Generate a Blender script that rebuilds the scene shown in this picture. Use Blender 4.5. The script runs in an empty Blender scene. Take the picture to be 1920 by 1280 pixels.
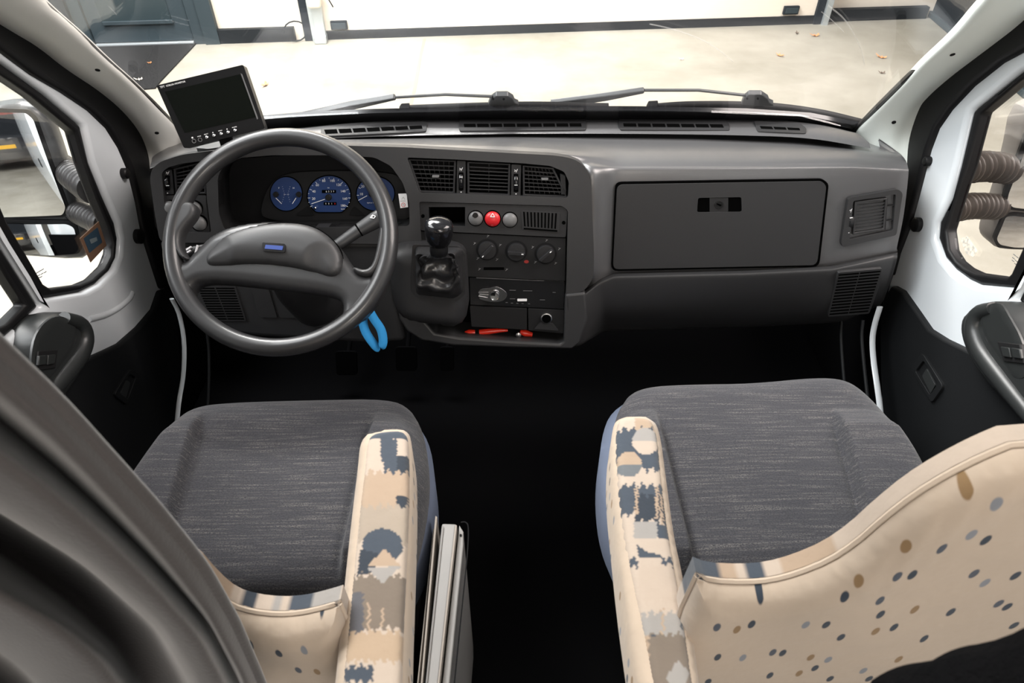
import bpy, bmesh, math, random
import numpy as np
from mathutils import Vector, Matrix
from mathutils.geometry import delaunay_2d_cdt
random.seed(7)
sc = bpy.context.scene
C = sc.collection

# ------------------------------------------------------------------ camera
CAM = Vector((-0.025, 0.0, 2.0)); PITCH = math.radians(42.0); FPX = 1280.0
cd = bpy.data.cameras.new('camera'); cam = bpy.data.objects.new('camera', cd); C.objects.link(cam)
cd.sensor_width = 36.0; cd.lens = 24.0; cd.clip_start = 0.02; cd.clip_end = 200
cd.dof.use_dof = True; cd.dof.focus_distance = 1.7; cd.dof.aperture_fstop = 13.0
cam.location = CAM; cam.rotation_euler = (math.pi/2 - PITCH, 0, 0)
sc.camera = cam
FW = Vector((0, math.cos(PITCH), -math.sin(PITCH))); UP = Vector((0, math.sin(PITCH), math.cos(PITCH)))

# ------------------------------------------------------------------ light, exposure
w = bpy.data.worlds.new('world'); sc.world = w; w.use_nodes = True
w.node_tree.nodes['Background'].inputs[0].default_value = (0.93, 0.97, 1.0, 1)
w.node_tree.nodes['Background'].inputs[1].default_value = 0.35
def area(name, loc, tgt, size, power, col=(1, 1, 1), sizey=None):
    l = bpy.data.lights.new(name, 'AREA'); l.energy = power; l.color = col
    l.shape = 'RECTANGLE'; l.size = size; l.size_y = sizey or size
    o = bpy.data.objects.new(name, l); C.objects.link(o); o.location = loc
    o.rotation_euler = (Vector(tgt) - Vector(loc)).to_track_quat('-Z', 'Y').to_euler()
    return o
area('hall_area_light', (-2.6, 3.6, 5.2), (-1.8, 3.0, 0), 3.0, 480, (1.0, 0.99, 0.97), 2.0)
area('hall_area_light', (-4.5, 0.5, 5.2), (-3.0, 0.5, 0), 3.0, 720, (0.97, 0.99, 1.0), 5.0)
area('hall_area_light', (4.8, 0.5, 5.2), (4.0, 0.5, 0), 3.0, 820, (1.0, 0.90, 0.85), 5.0)
area('habitation_ceiling_lamp', (0.15, -0.55, 2.22), (0.15, 0.35, 1.2), 0.5, 8.0, (1.0, 0.90, 0.80), 0.3)
area('hall_area_light', (-1.6, 4.3, 5.0), (-1.0, 5.8, 1.9), 3.0, 560, (1.0, 0.99, 0.96), 1.0)  # added to brighten the front wall that the dash top reflects
area('rear_fill_light', (0.65, -1.4, 1.75), (0.0, 1.0, 1.1), 1.0, 13.0, (1.0, 0.97, 0.95), 0.7)  # unseen fill, added to lift the lower dash and the backrests
sc.view_settings.view_transform = 'Standard'; sc.view_settings.look = 'None'
sc.view_settings.gamma = 1.0; sc.view_settings.use_curve_mapping = False
sc.view_settings.exposure = 0.0
sc.cycles.max_bounces = 8; sc.cycles.transparent_max_bounces = 16

# ------------------------------------------------------------------ helpers
def ray(px, py):
    return FW + Vector((1, 0, 0)) * ((px - 960) / FPX) + UP * ((640 - py) / FPX)
def hit(px, py, p, n):
    r = ray(px, py); return CAM + r * ((Vector(p) - CAM).dot(n) / r.dot(n))
def atY(px, py, y): return hit(px, py, (0, y, 0), Vector((0, 1, 0)))
def atX(px, py, x): return hit(px, py, (x, 0, 0), Vector((1, 0, 0)))
def atZ(px, py, z): return hit(px, py, (0, 0, z), Vector((0, 0, 1)))
class Frame:
    def __init__(s, o, u, v):
        s.o = Vector(o); s.u = Vector(u).normalized(); s.n = s.u.cross(Vector(v)).normalized(); s.v = s.n.cross(s.u).normalized()
    def P(s, u, v, n=0.0): return s.o + s.u * u + s.v * v + s.n * n
    def uv(s, px, py, n=0.0):
        q = hit(px, py, s.o + s.n * n, s.n) - s.o
        return (q.dot(s.u), q.dot(s.v))
    def at(s, px, py, n=0.0): return s.P(*s.uv(px, py, n), n)
    def off(s, d): return Frame(s.o + s.n * d, s.u, s.v)
def link(name, me, mat, parent=None):
    o = bpy.data.objects.new(name, me); C.objects.link(o)
    if mat is not None:
        for m in (mat if isinstance(mat, (list, tuple)) else [mat]): me.materials.append(m)
    if parent is not None: o.parent = parent; o.matrix_parent_inverse = parent.matrix_basis.inverted()
    return o
def tag(o, label=None, cat=None, group=None, kind=None):
    if label: o['label'] = label
    if cat: o['category'] = cat
    if group: o['group'] = group
    if kind: o['kind'] = kind
    return o
def thing(name, loc, label, cat, group=None, kind=None):
    o = bpy.data.objects.new(name, None); C.objects.link(o); o.location = loc; o.empty_display_size = 0.05
    return tag(o, label, cat, group, kind)
def fin(bm, name, mat, parent=None, smooth=40, bevel=0, seg=3, subd=0, thick=0, weld=True):
    if weld: bmesh.ops.remove_doubles(bm, verts=bm.verts, dist=1e-6)
    bmesh.ops.recalc_face_normals(bm, faces=bm.faces)
    me = bpy.data.meshes.new(name); bm.to_mesh(me); bm.free()
    o = link(name, me, mat, parent)
    if smooth:
        for p in me.polygons: p.use_smooth = True
        me.set_sharp_from_angle(angle=math.radians(smooth))
    if thick:
        s = o.modifiers.new('solid', 'SOLIDIFY'); s.thickness = abs(thick); s.offset = 1 if thick > 0 else -1
    if bevel:
        b = o.modifiers.new('bev', 'BEVEL'); b.width = bevel; b.segments = seg; b.limit_method = 'ANGLE'; b.angle_limit = math.radians(38)
        b.harden_normals = False
    if subd:
        s = o.modifiers.new('sub', 'SUBSURF'); s.levels = subd; s.render_levels = subd
    return o
def chaikin(p, it=2, closed=True):
    p = [Vector(q) for q in p]
    for _ in range(it):
        r = []; n = len(p)
        for i in range(n if closed else n - 1):
            a, b = p[i], p[(i + 1) % n]; r += [a * .75 + b * .25, a * .25 + b * .75]
        if not closed: r = [p[0]] + r + [p[-1]]
        p = r
    return [tuple(q) for q in p]
def fil(p, r, n=4):
    """fillet every corner of a 2D polygon"""
    out = []; m = len(p)
    for i in range(m):
        a, b, c = Vector(p[i - 1]), Vector(p[i]), Vector(p[(i + 1) % m])
        d1, d2 = a - b, c - b; k = min(r, d1.length * .45, d2.length * .45)
        s, e = b + d1.normalized() * k, b + d2.normalized() * k
        for j in range(n + 1):
            t = j / n; out.append(tuple(s * (1 - t) ** 2 + b * 2 * t * (1 - t) + e * t * t))
    return out
def ell(cx, cy, rx, ry=None, n=28, a0=0, rot=0):
    ry = ry or rx; o = []
    for i in range(n):
        a = a0 + 2 * math.pi * i / n; x, y = rx * math.cos(a), ry * math.sin(a)
        o.append((cx + x * math.cos(rot) - y * math.sin(rot), cy + x * math.sin(rot) + y * math.cos(rot)))
    return o
def rect(x0, y0, x1, y1): return [(x0, y0), (x1, y0), (x1, y1), (x0, y1)]
def inside(P, poly):
    P = np.asarray(P, float); x, y = P[:, 0], P[:, 1]; r = np.zeros(len(P), bool)
    q = np.asarray(poly, float); n = len(q)
    for i in range(n):
        x1, y1 = q[i]; x2, y2 = q[(i + 1) % n]
        if y1 == y2: continue
        c = ((y1 > y) != (y2 > y)) & (x < (x2 - x1) * (y - y1) / (y2 - y1) + x1); r ^= c
    return r
def bdist(P, poly):
    P = np.asarray(P, float); q = np.asarray(poly, float); d = np.full(len(P), 1e9)
    for i in range(len(q)):
        a = q[i]; b = q[(i + 1) % len(q)]; ab = b - a; L = ab.dot(ab) + 1e-18
        t = np.clip(((P - a) @ ab) / L, 0, 1); e = P - (a + t[:, None] * ab)
        d = np.minimum(d, np.sqrt((e ** 2).sum(1)))
    return d
def tri(poly, holes=(), pts=()):
    vs = []; es = []
    for lp in [poly] + list(holes):
        b = len(vs); vs += [Vector(p) for p in lp]; es += [(b + i, b + (i + 1) % len(lp)) for i in range(len(lp))]
    vs += [Vector(p) for p in pts]
    V, E, Fc, *_ = delaunay_2d_cdt(vs, es, [], 0, 1e-7)
    if not Fc: return [tuple(v) for v in V], []
    cen = np.array([[sum(V[i][0] for i in f) / len(f), sum(V[i][1] for i in f) / len(f)] for f in Fc])
    ok = inside(cen, poly)
    for h in holes: ok &= ~inside(cen, h)
    return [tuple(v) for v in V], [f for f, k in zip(Fc, ok) if k]
def plate(bm, fr, poly, top, bot, holes=()):
    """flat plate in frame coordinates"""
    V, Fs = tri(poly, holes)
    t = [bm.verts.new(fr.P(v[0], v[1], top)) for v in V]; b = [bm.verts.new(fr.P(v[0], v[1], bot)) for v in V]
    cnt = {}
    for f in Fs:
        bm.faces.new([t[i] for i in f]); bm.faces.new([b[i] for i in reversed(f)])
        for i in range(3): cnt[(f[i], f[(i + 1) % 3])] = 1
    for (i, j) in cnt:
        if (j, i) not in cnt: bm.faces.new([t[i], b[i], b[j], t[j]])
    for v in t + b:
        if not v.link_faces: bm.verts.remove(v)
def slab(name, fr, poly, mat, parent=None, top=0.0, bot=-0.01, holes=(), bevel=0, seg=3, px=True, smooth=40):
    """plate whose outline is read in the picture on the plane fr at height top"""
    bm = bmesh.new()
    f = (lambda q: [fr.uv(x, y, top) for x, y in q]) if px else (lambda q: q)
    plate(bm, fr, f(poly), top, bot, [f(h) for h in holes])
    return fin(bm, name, mat, parent, smooth, bevel, seg)
def pillow(name, fr, poly, mat, parent=None, base=0.0, h=0.02, r=0.03, depth=0.01, px=True, s=None, extra=None, power=2.0, col=None, back=0.0, smooth=50):
    """soft plate: rises from its outline to h over r; col(u, v) paints the cloth print"""
    q = [fr.uv(x, y, base) for x, y in poly] if px else [tuple(p[:2]) for p in poly]
    # resample outline
    A = np.array(q); L = np.sqrt(((np.roll(A, -1, 0) - A) ** 2).sum(1)).sum()
    s = s or L / 90
    out = []
    for i in range(len(A)):
        a, b = A[i], A[(i + 1) % len(A)]; n = max(1, int(math.ceil(np.linalg.norm(b - a) / s)))
        out += [tuple(a + (b - a) * k / n) for k in range(n)]
    lo, hi = A.min(0), A.max(0)
    P = []
    for d in (0.12, 0.35):   # extra rings close to the edge come from the grid; keep corners round
        pass
    iy = 0; y = lo[1]
    while y < hi[1]:
        x = lo[0] + (s / 2 if iy % 2 else 0)
        while x < hi[0]: P.append((x, y)); x += s
        y += s * .87; iy += 1
    P = np.array(P) if P else np.zeros((0, 2))
    if len(P):
        P = P[inside(P, out)]
        if len(P): P = P[bdist(P, out) > s * .45]
    V, Fs = tri(out, (), [tuple(p) for p in P])
    VV = np.array(V); d = bdist(VV, out); t = np.clip(d / r, 0, 1); H = h * (1 - (1 - t) ** power) ** (1 / power)
    if extra: H = H + np.array([extra(u, v, dd) for (u, v), dd in zip(V, d)])
    bm = bmesh.new()
    tv = [bm.verts.new(fr.P(V[i][0], V[i][1], base + H[i])) for i in range(len(V))]
    cnt = {}
    for f in Fs:
        bm.faces.new([tv[i] for i in f])
        for i in range(3): cnt[(f[i], f[(i + 1) % 3])] = 1
    rim = [e for e in cnt if (e[1], e[0]) not in cnt]
    c0 = sum((Vector(p) for p in out), Vector((0, 0))) / len(out)
    def low(i, k, z): 
        p = Vector(V[i]); p = c0 + (p - c0) * k; return bm.verts.new(fr.P(p[0], p[1], z))
    bvs = {i: low(i, 1, base - depth) for i in {a for e in rim for a in e}}
    for i, j in rim: bm.faces.new([tv[i], bvs[i], bvs[j], tv[j]])
    nx = {i: j for i, j in rim}; st = rim[0][0]; lp = [st]
    while nx[lp[-1]] != st and len(lp) < 5000: lp.append(nx[lp[-1]])
    try: bm.faces.new([bvs[i] for i in reversed(lp)])
    except Exception: pass
    for v in list(bm.verts):
        if not v.link_faces: bm.verts.remove(v)
    if col:
        bm.verts.index_update(); lay = bm.verts.layers.float_color.new('print')
        for v in bm.verts:
            q3 = v.co - fr.o; c = col(q3.dot(fr.u), q3.dot(fr.v)); v[lay] = (*c, 1)
    return fin(bm, name, mat, parent, smooth)
def catmull(pts, n):
    P = [Vector(p) for p in pts]
    if len(P) < 3: return [P[0].lerp(P[-1], i / (n - 1)) for i in range(n)]
    P = [P[0] * 2 - P[1]] + P + [P[-1] * 2 - P[-2]]; m = len(P) - 3; o = []
    for i in range(n):
        t = i / (n - 1) * m; k = min(int(t), m - 1); t -= k; a, b, c, d = P[k:k + 4]
        o.append(.5 * ((2 * b) + (c - a) * t + (2 * a - 5 * b + 4 * c - d) * t * t + (3 * b - a - 3 * c + d) * t ** 3))
    return o
def polyres(pts, n, closed=False):
    P = [Vector(p) for p in pts]
    if closed: P.append(P[0])
    L = [0]
    for a, b in zip(P, P[1:]): L.append(L[-1] + (b - a).length)
    o = []; k = 0
    for i in range(n):
        t = L[-1] * i / (n if closed else n - 1)
        while k < len(P) - 2 and L[k + 1] < t: k += 1
        o.append(P[k].lerp(P[k + 1], min(1, max(0, (t - L[k]) / max(1e-9, L[k + 1] - L[k])))))
    return o
def grid(bm, rows, closed=False):
    vs = [[bm.verts.new(p) for p in r] for r in rows]
    for a, b in zip(vs, vs[1:]):
        n = len(a)
        for i in range(n if closed else n - 1):
            j = (i + 1) % n
            try: bm.faces.new([a[i], a[j], b[j], b[i]])
            except Exception: pass
    return vs
def loft(name, rows, mat, parent=None, nu=None, nv=None, thick=0, closed=False, caps=False, smooth=50, sm=True, bevel=0):
    rr = []
    n = nu or max(len(r) for r in rows)
    for r in rows: rr.append(catmull(r, n) if (sm and not closed) else polyres(r, n, closed))
    if nv:
        cols = [catmull([r[i] for r in rr], nv) for i in range(n)]
        rr = [[cols[i][j] for i in range(n)] for j in range(nv)]
    bm = bmesh.new(); vs = grid(bm, rr, closed)
    if caps and closed:
        bm.faces.new(list(reversed(vs[0]))); bm.faces.new(vs[-1])
    return fin(bm, name, mat, parent, smooth, bevel=bevel, thick=thick)
def tube_bm(bm, pts, rad, n=10, caps=True, flat=1.0, upv=None):
    P = [Vector(p) for p in pts]; R = rad if isinstance(rad, (list, tuple)) else [rad] * len(P)
    prev = None; rings = []
    for i, p in enumerate(P):
        t = (P[min(i + 1, len(P) - 1)] - P[max(i - 1, 0)]).normalized()
        if prev is None: a = Vector(upv) if upv else (Vector((0, 0, 1)) if abs(t.z) < .9 else Vector((1, 0, 0)))
        else: a = prev
        a = (a - t * a.dot(t)).normalized(); prev = a; b = t.cross(a)
        rings.append([p + (a * math.cos(2 * math.pi * k / n) * flat + b * math.sin(2 * math.pi * k / n)) * R[i] for k in range(n)])
    vs = grid(bm, rings, True)
    if caps: bm.faces.new(list(reversed(vs[0]))); bm.faces.new(vs[-1])
def tube(name, pts, rad, mat, parent=None, n=10, flat=1.0, upv=None, smooth=50):
    bm = bmesh.new(); tube_bm(bm, pts, rad, n, True, flat, upv); return fin(bm, name, mat, parent, smooth)
def lathe_bm(bm, o, ax, prof, n=28, u=None):
    ax = Vector(ax).normalized(); u = Vector(u) if u else (Vector((1, 0, 0)) if abs(ax.x) < .9 else Vector((0, 0, 1)))
    u = (u - ax * u.dot(ax)).normalized(); v = ax.cross(u); o = Vector(o)
    rings = [[o + ax * h + (u * math.cos(2 * math.pi * k / n) + v * math.sin(2 * math.pi * k / n)) * r for k in range(n)] for r, h in prof]
    vs = grid(bm, rings, True); bm.faces.new(list(reversed(vs[0]))); bm.faces.new(vs[-1])
def lathe(name, o, ax, prof, mat, parent=None, n=28, smooth=40):
    bm = bmesh.new(); lathe_bm(bm, o, ax, prof, n); return fin(bm, name, mat, parent, smooth)
def box_bm(bm, fr, u0, u1, v0, v1, n0, n1): plate(bm, fr, rect(u0, v0, u1, v1), n1, n0)
def wbox(name, lo, hi, mat, parent=None, bevel=0, kind=None):
    bm = bmesh.new(); fr = Frame((0, 0, 0), (1, 0, 0), (0, 1, 0)); plate(bm, fr, rect(lo[0], lo[1], hi[0], hi[1]), hi[2], lo[2])
    o = fin(bm, name, mat, parent, 30, bevel)
    if kind: o['kind'] = kind
    return o
def bil(q, s, t):
    a, b, c, d = [Vector(p) for p in q]; return a.lerp(b, s).lerp(d.lerp(c, s), t)
def strip_bm(bm, fr, p, q, wd, n0, n1):
    """bar between picture points p and q, wd metres wide, on frame fr"""
    a, b = Vector(fr.uv(*p, n1)), Vector(fr.uv(*q, n1)); d = (b - a).normalized(); m = Vector((-d.y, d.x)) * wd / 2
    plate(bm, fr, [tuple(a + m), tuple(b + m), tuple(b - m), tuple(a - m)][::-1], n1, n0)
def text_bm(bm, s, fr, px, py, size, n=0.0, h=0.0004, align='CENTER', rot=0.0):
    c = bpy.data.curves.new('t', 'FONT'); c.body = s; c.size = size; c.align_x = align; c.align_y = 'CENTER'; c.extrude = h; c.resolution_u = 2
    o = bpy.data.objects.new('t', c); C.objects.link(o); bpy.context.view_layer.update()
    me = bpy.data.meshes.new_from_object(o.evaluated_get(bpy.context.evaluated_depsgraph_get()))
    u, v = fr.uv(px, py, n); M = Matrix.Identity(4)
    cu, cv = fr.u * math.cos(rot) + fr.v * math.sin(rot), fr.v * math.cos(rot) - fr.u * math.sin(rot)
    for i in range(3): M[i][0], M[i][1], M[i][2], M[i][3] = cu[i], cv[i], fr.n[i], fr.P(u, v, n)[i]
    me.transform(M); bm.from_mesh(me); bpy.data.objects.remove(o); bpy.data.curves.remove(c); bpy.data.meshes.remove(me)
def text(name, items, fr, mat, parent, n=0.0005):
    bm = bmesh.new()
    for it in items: text_bm(bm, it[0], fr, it[1], it[2], it[3], n, rot=it[4] if len(it) > 4 else 0)
    return fin(bm, name, mat, parent, 0, weld=False)

# ------------------------------------------------------------------ materials
def M(name, col, rough=.6, metal=0.0, spec=.5, bump=None, noise=None, coat=0, emit=None, sheen=0, trans=0, alpha=1):
    m = bpy.data.materials.new(name); m.use_nodes = True; nt = m.node_tree; b = nt.nodes['Principled BSDF']
    b.inputs['Base Color'].default_value = (*col, 1); b.inputs['Roughness'].default_value = rough
    b.inputs['Metallic'].default_value = metal; b.inputs['Specular IOR Level'].default_value = spec
    b.inputs['Coat Weight'].default_value = coat; b.inputs['Coat Roughness'].default_value = .3 if name.startswith('dash') else .03; b.inputs['Sheen Weight'].default_value = sheen
    b.inputs['Alpha'].default_value = alpha
    if emit: b.inputs['Emission Color'].default_value = (*emit[:3], 1); b.inputs['Emission Strength'].default_value = emit[3]
    tc = nt.nodes.new('ShaderNodeTexCoord')
    if noise:
        sc_, amt, c2 = noise; n = nt.nodes.new('ShaderNodeTexNoise'); n.inputs['Scale'].default_value = sc_; n.inputs['Detail'].default_value = 6
        nt.links.new(tc.outputs['Object'], n.inputs['Vector']); mx = nt.nodes.new('ShaderNodeMix'); mx.data_type = 'RGBA'
        r = nt.nodes.new('ShaderNodeMapRange'); r.inputs[1].default_value = .5 - amt; r.inputs[2].default_value = .5 + amt
        nt.links.new(n.outputs['Fac'], r.inputs[0]); nt.links.new(r.outputs[0], mx.inputs[0])
        mx.inputs[6].default_value = (*col, 1); mx.inputs[7].default_value = (*c2, 1); nt.links.new(mx.outputs[2], b.inputs['Base Color'])
    if bump:
        sc_, st = bump[:2]; n = nt.nodes.new('ShaderNodeTexNoise'); n.inputs['Scale'].default_value = sc_; n.inputs['Detail'].default_value = 3
        nt.links.new(tc.outputs['Object'], n.inputs['Vector']); bp = nt.nodes.new('ShaderNodeBump'); bp.inputs['Strength'].default_value = st
        bp.inputs['Distance'].default_value = bump[2] if len(bump) > 2 else .001
        nt.links.new(n.outputs['Fac'], bp.inputs['Height']); nt.links.new(bp.outputs[0], b.inputs['Normal'])
    return m
def glass(name, tint=(1, 1, 1), refl=.05):
    m = bpy.data.materials.new(name); m.use_nodes = True; nt = m.node_tree; nt.nodes.remove(nt.nodes['Principled BSDF'])
    t = nt.nodes.new('ShaderNodeBsdfTransparent'); t.inputs[0].default_value = (*tint, 1); g = nt.nodes.new('ShaderNodeBsdfGlossy'); g.inputs['Roughness'].default_value = .02
    f = nt.nodes.new('ShaderNodeLayerWeight'); f.inputs[0].default_value = .25; mu = nt.nodes.new('ShaderNodeMath'); mu.operation = 'MULTIPLY_ADD'; mu.inputs[1].default_value = .25; mu.inputs[2].default_value = refl * .4
    mx = nt.nodes.new('ShaderNodeMixShader'); nt.links.new(f.outputs['Facing'], mu.inputs[0]); nt.links.new(mu.outputs[0], mx.inputs[0])
    nt.links.new(t.outputs[0], mx.inputs[1]); nt.links.new(g.outputs[0], mx.inputs[2]); nt.links.new(mx.outputs[0], nt.nodes['Material Output'].inputs[0])
    return m
def node(nt, t, **k):
    n = nt.nodes.new(t)
    for a, b in k.items(): setattr(n, a, b)
    return n
def seat_fabric(name, base, dash):
    m = M(name, base, .92, sheen=.15, spec=.2); nt = m.node_tree; b = nt.nodes['Principled BSDF']
    tc = nt.nodes['Texture Coordinate']
    def nz(scale, vec, det=2):
        mp = node(nt, 'ShaderNodeMapping'); mp.inputs['Scale'].default_value = vec; nt.links.new(tc.outputs['Object'], mp.inputs[0])
        n = node(nt, 'ShaderNodeTexNoise'); n.inputs['Scale'].default_value = scale; n.inputs['Detail'].default_value = det; nt.links.new(mp.outputs[0], n.inputs['Vector']); return n
    def rng(n, a, c):
        r = node(nt, 'ShaderNodeMapRange'); r.inputs[1].default_value = a; r.inputs[2].default_value = c; nt.links.new(n.outputs[0], r.inputs[0]); return r
    rows = rng(nz(1, (12, 300, 50), 3), .48, .70)          # bands of dashes running across the seat
    v = node(nt, 'ShaderNodeTexVoronoi', feature='DISTANCE_TO_EDGE'); v.inputs['Scale'].default_value = 1
    mp = node(nt, 'ShaderNodeMapping'); mp.inputs['Scale'].default_value = (230, 420, 70)
    nt.links.new(tc.outputs['Object'], mp.inputs[0]); nt.links.new(mp.outputs[0], v.inputs['Vector'])
    dots = rng(v, .16, .04)
    mu = node(nt, 'ShaderNodeMath', operation='MULTIPLY'); nt.links.new(rows.outputs[0], mu.inputs[0]); nt.links.new(dots.outputs[0], mu.inputs[1])
    fine = rng(nz(1, (420, 420, 420), 1), .3, .7)
    m1 = node(nt, 'ShaderNodeMix', data_type='RGBA'); nt.links.new(fine.outputs[0], m1.inputs[0])
    m1.inputs[6].default_value = (*[c * .8 for c in base], 1); m1.inputs[7].default_value = (*[c * 1.25 for c in base], 1)
    m2 = node(nt, 'ShaderNodeMix', data_type='RGBA'); nt.links.new(mu.outputs[0], m2.inputs[0]); nt.links.new(m1.outputs[2], m2.inputs[6]); m2.inputs[7].default_value = (*dash, 1)
    nt.links.new(m2.outputs[2], b.inputs['Base Color'])
    bp = node(nt, 'ShaderNodeBump'); bp.inputs['Strength'].default_value = .4; bp.inputs['Distance'].default_value = .001
    nt.links.new(fine.outputs[0], bp.inputs['Height']); nt.links.new(bp.outputs[0], b.inputs['Normal'])
    return m
def dot_fabric(name, base, ax=0):
    m = M(name, base, .95, sheen=.2, spec=.2); nt = m.node_tree; b = nt.nodes['Principled BSDF']; tc = nt.nodes['Texture Coordinate']
    sx = node(nt, 'ShaderNodeSeparateXYZ'); nt.links.new(tc.outputs['Object'], sx.inputs[0]); ad = node(nt, 'ShaderNodeMath', operation='ADD'); nt.links.new(sx.outputs[ax], ad.inputs[0]); ad.inputs[1].default_value = .37
    cb = node(nt, 'ShaderNodeCombineXYZ'); nt.links.new(ad.outputs[0], cb.inputs[0]); nt.links.new(sx.outputs[2], cb.inputs[1])
    mp = node(nt, 'ShaderNodeMapping'); mp.inputs['Scale'].default_value = (46, 20, 1); nt.links.new(cb.outputs[0], mp.inputs[0])
    v = node(nt, 'ShaderNodeTexVoronoi', feature='F1', distance='EUCLIDEAN'); v.voronoi_dimensions = '2D'; v.inputs['Scale'].default_value = 1; v.inputs['Randomness'].default_value = .85
    nt.links.new(mp.outputs[0], v.inputs['Vector'])
    r = node(nt, 'ShaderNodeMapRange'); r.inputs[1].default_value = .17; r.inputs[2].default_value = .13; nt.links.new(v.outputs['Distance'], r.inputs[0])
    cr = node(nt, 'ShaderNodeValToRGB'); cr.color_ramp.interpolation = 'CONSTANT'
    e = cr.color_ramp.elements; e[0].color = (.03, .04, .055, 1); e[1].position = .45; e[1].color = (.19, .20, .22, 1)
    x = e.new(.62); x.color = (.22, .14, .07, 1); x = e.new(.8); x.color = (.06, .07, .09, 1)
    sp = node(nt, 'ShaderNodeSeparateColor'); nt.links.new(v.outputs['Color'], sp.inputs[0]); nt.links.new(sp.outputs[0], cr.inputs[0])
    lt = node(nt, 'ShaderNodeMath', operation='LESS_THAN'); lt.inputs[1].default_value = .78; nt.links.new(sp.outputs[1], lt.inputs[0])
    mk = node(nt, 'ShaderNodeMath', operation='MULTIPLY'); nt.links.new(lt.outputs[0], mk.inputs[0]); nt.links.new(r.outputs[0], mk.inputs[1])
    mx = node(nt, 'ShaderNodeMix', data_type='RGBA'); nt.links.new(mk.outputs[0], mx.inputs[0]); mx.inputs[6].default_value = (*base, 1); nt.links.new(cr.outputs[0], mx.inputs[7])
    nt.links.new(mx.outputs[2], b.inputs['Base Color'])
    n = node(nt, 'ShaderNodeTexNoise'); n.inputs['Scale'].default_value = 26; n.inputs['Detail'].default_value = 3; nt.links.new(tc.outputs['Object'], n.inputs['Vector'])
    bp = node(nt, 'ShaderNodeBump'); bp.inputs['Strength'].default_value = .35; bp.inputs['Distance'].default_value = .006; nt.links.new(n.outputs[0], bp.inputs['Height']); nt.links.new(bp.outputs[0], b.inputs['Normal'])
    return m
def print_fabric(name):
    m = M(name, (.6, .5, .4), .95, sheen=.2, spec=.2, bump=(45, .35, .004)); nt = m.node_tree; b = nt.nodes['Principled BSDF']
    a = node(nt, 'ShaderNodeAttribute'); a.attribute_name = 'print'; nt.links.new(a.outputs['Color'], b.inputs['Base Color']); return m
CREAM = (.43, .35, .275)
MT = dict(
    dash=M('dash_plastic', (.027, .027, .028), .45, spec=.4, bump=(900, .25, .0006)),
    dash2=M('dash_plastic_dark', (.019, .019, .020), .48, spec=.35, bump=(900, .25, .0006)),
    top=M('dash_plastic_lit', (.064, .064, .066), .36, spec=.9, coat=.5, bump=(900, .3, .0006)),  # paler copy of the dash plastic: light from above is in the colour
    panel=M('console_plastic', (.012, .012, .0125), .5, spec=.22, bump=(900, .2, .0006)),
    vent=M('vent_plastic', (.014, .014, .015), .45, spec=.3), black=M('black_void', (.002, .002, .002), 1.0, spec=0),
    gloss=M('gloss_black', (.008, .008, .009), .12), matte=M('matte_black', (.007, .007, .0075), .8, spec=.15),
    wheel=M('wheel_grip', (.019, .019, .020), .38, coat=.2, bump=(700, .10, .0006)), pad=M('wheel_pad', (.022, .022, .023), .48, bump=(800, .15, .0006)),
    rubber=M('rubber_black', (.004, .004, .0045), .5, spec=.3), leather=M('leather_black', (.018, .018, .019), .28, bump=(160, .3, .001)),
    white=M('white_mark', (.8, .8, .8), .5), red=M('red_plastic', (.55, .015, .02), .4), grey=M('grey_button', (.12, .12, .12), .45),
    blue=M('gauge_blue', (.018, .044, .145), .4), badge=M('badge_blue', (.006, .032, .19), .4), chrome=M('chrome', (.75, .75, .76), .12, 1.0),
    body=M('body_white', (.62, .655, .68), .22, coat=.4), trimw=M('pillar_trim', (.74, .79, .75), .5, bump=(700, .15, .0006)), trimd=M('pillar_trim_shaded', (.62, .62, .59), .5, bump=(700, .15, .0006)),  # left pillar gets a darker copy of the trim, shade in its colour
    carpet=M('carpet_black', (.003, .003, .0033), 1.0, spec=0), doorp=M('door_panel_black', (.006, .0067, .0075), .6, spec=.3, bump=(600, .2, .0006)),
    armr=M('door_armrest_grey', (.020, .022, .022), .38), side=M('seat_side_blue', (.095, .115, .165), .9), glass=glass('window_glass'),
    curtain=M('curtain_grey', (.038, .033, .032), .9, sheen=.3, bump=(350, .3, .001)), cream=M('cream_fabric', CREAM, .95),
    mirror=M('mirror_glass', (.92, .93, .93), .02, 1.0), bellow=M('bellow_rubber', (.018, .017, .017), .4), bellowr=M('bellow_rubber_brown', (.055, .042, .033), .5), housing=M('mirror_housing', (.055, .058, .06), .35), housingr=M('mirror_housing_worn', (.22, .20, .18), .45),
    lany=M('lanyard_blue', (.025, .19, .42), .9, spec=.1), paper=M('case_offwhite', (.22, .212, .20), .55, noise=(9, .3, (.18, .172, .165))), board=M('board_edge', (.24, .21, .18), .7),
    redglow=M('red_transparent_plastic', (.85, .035, .015), .25), steel=M('steel', (.5, .5, .5), .3, 1.0), headl=M('ceiling_lining', (.6, .6, .58), .9),
)
MT['seatf'] = seat_fabric('seat_fabric_grey', (.036, .036, .041), (.115, .107, .103))
MT['dots'] = dot_fabric('cream_fabric_with_flecks', CREAM); MT['dotsarm'] = dot_fabric('cream_fabric_with_flecks_side', CREAM, 1); MT['print'] = print_fabric('printed_fabric')

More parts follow.
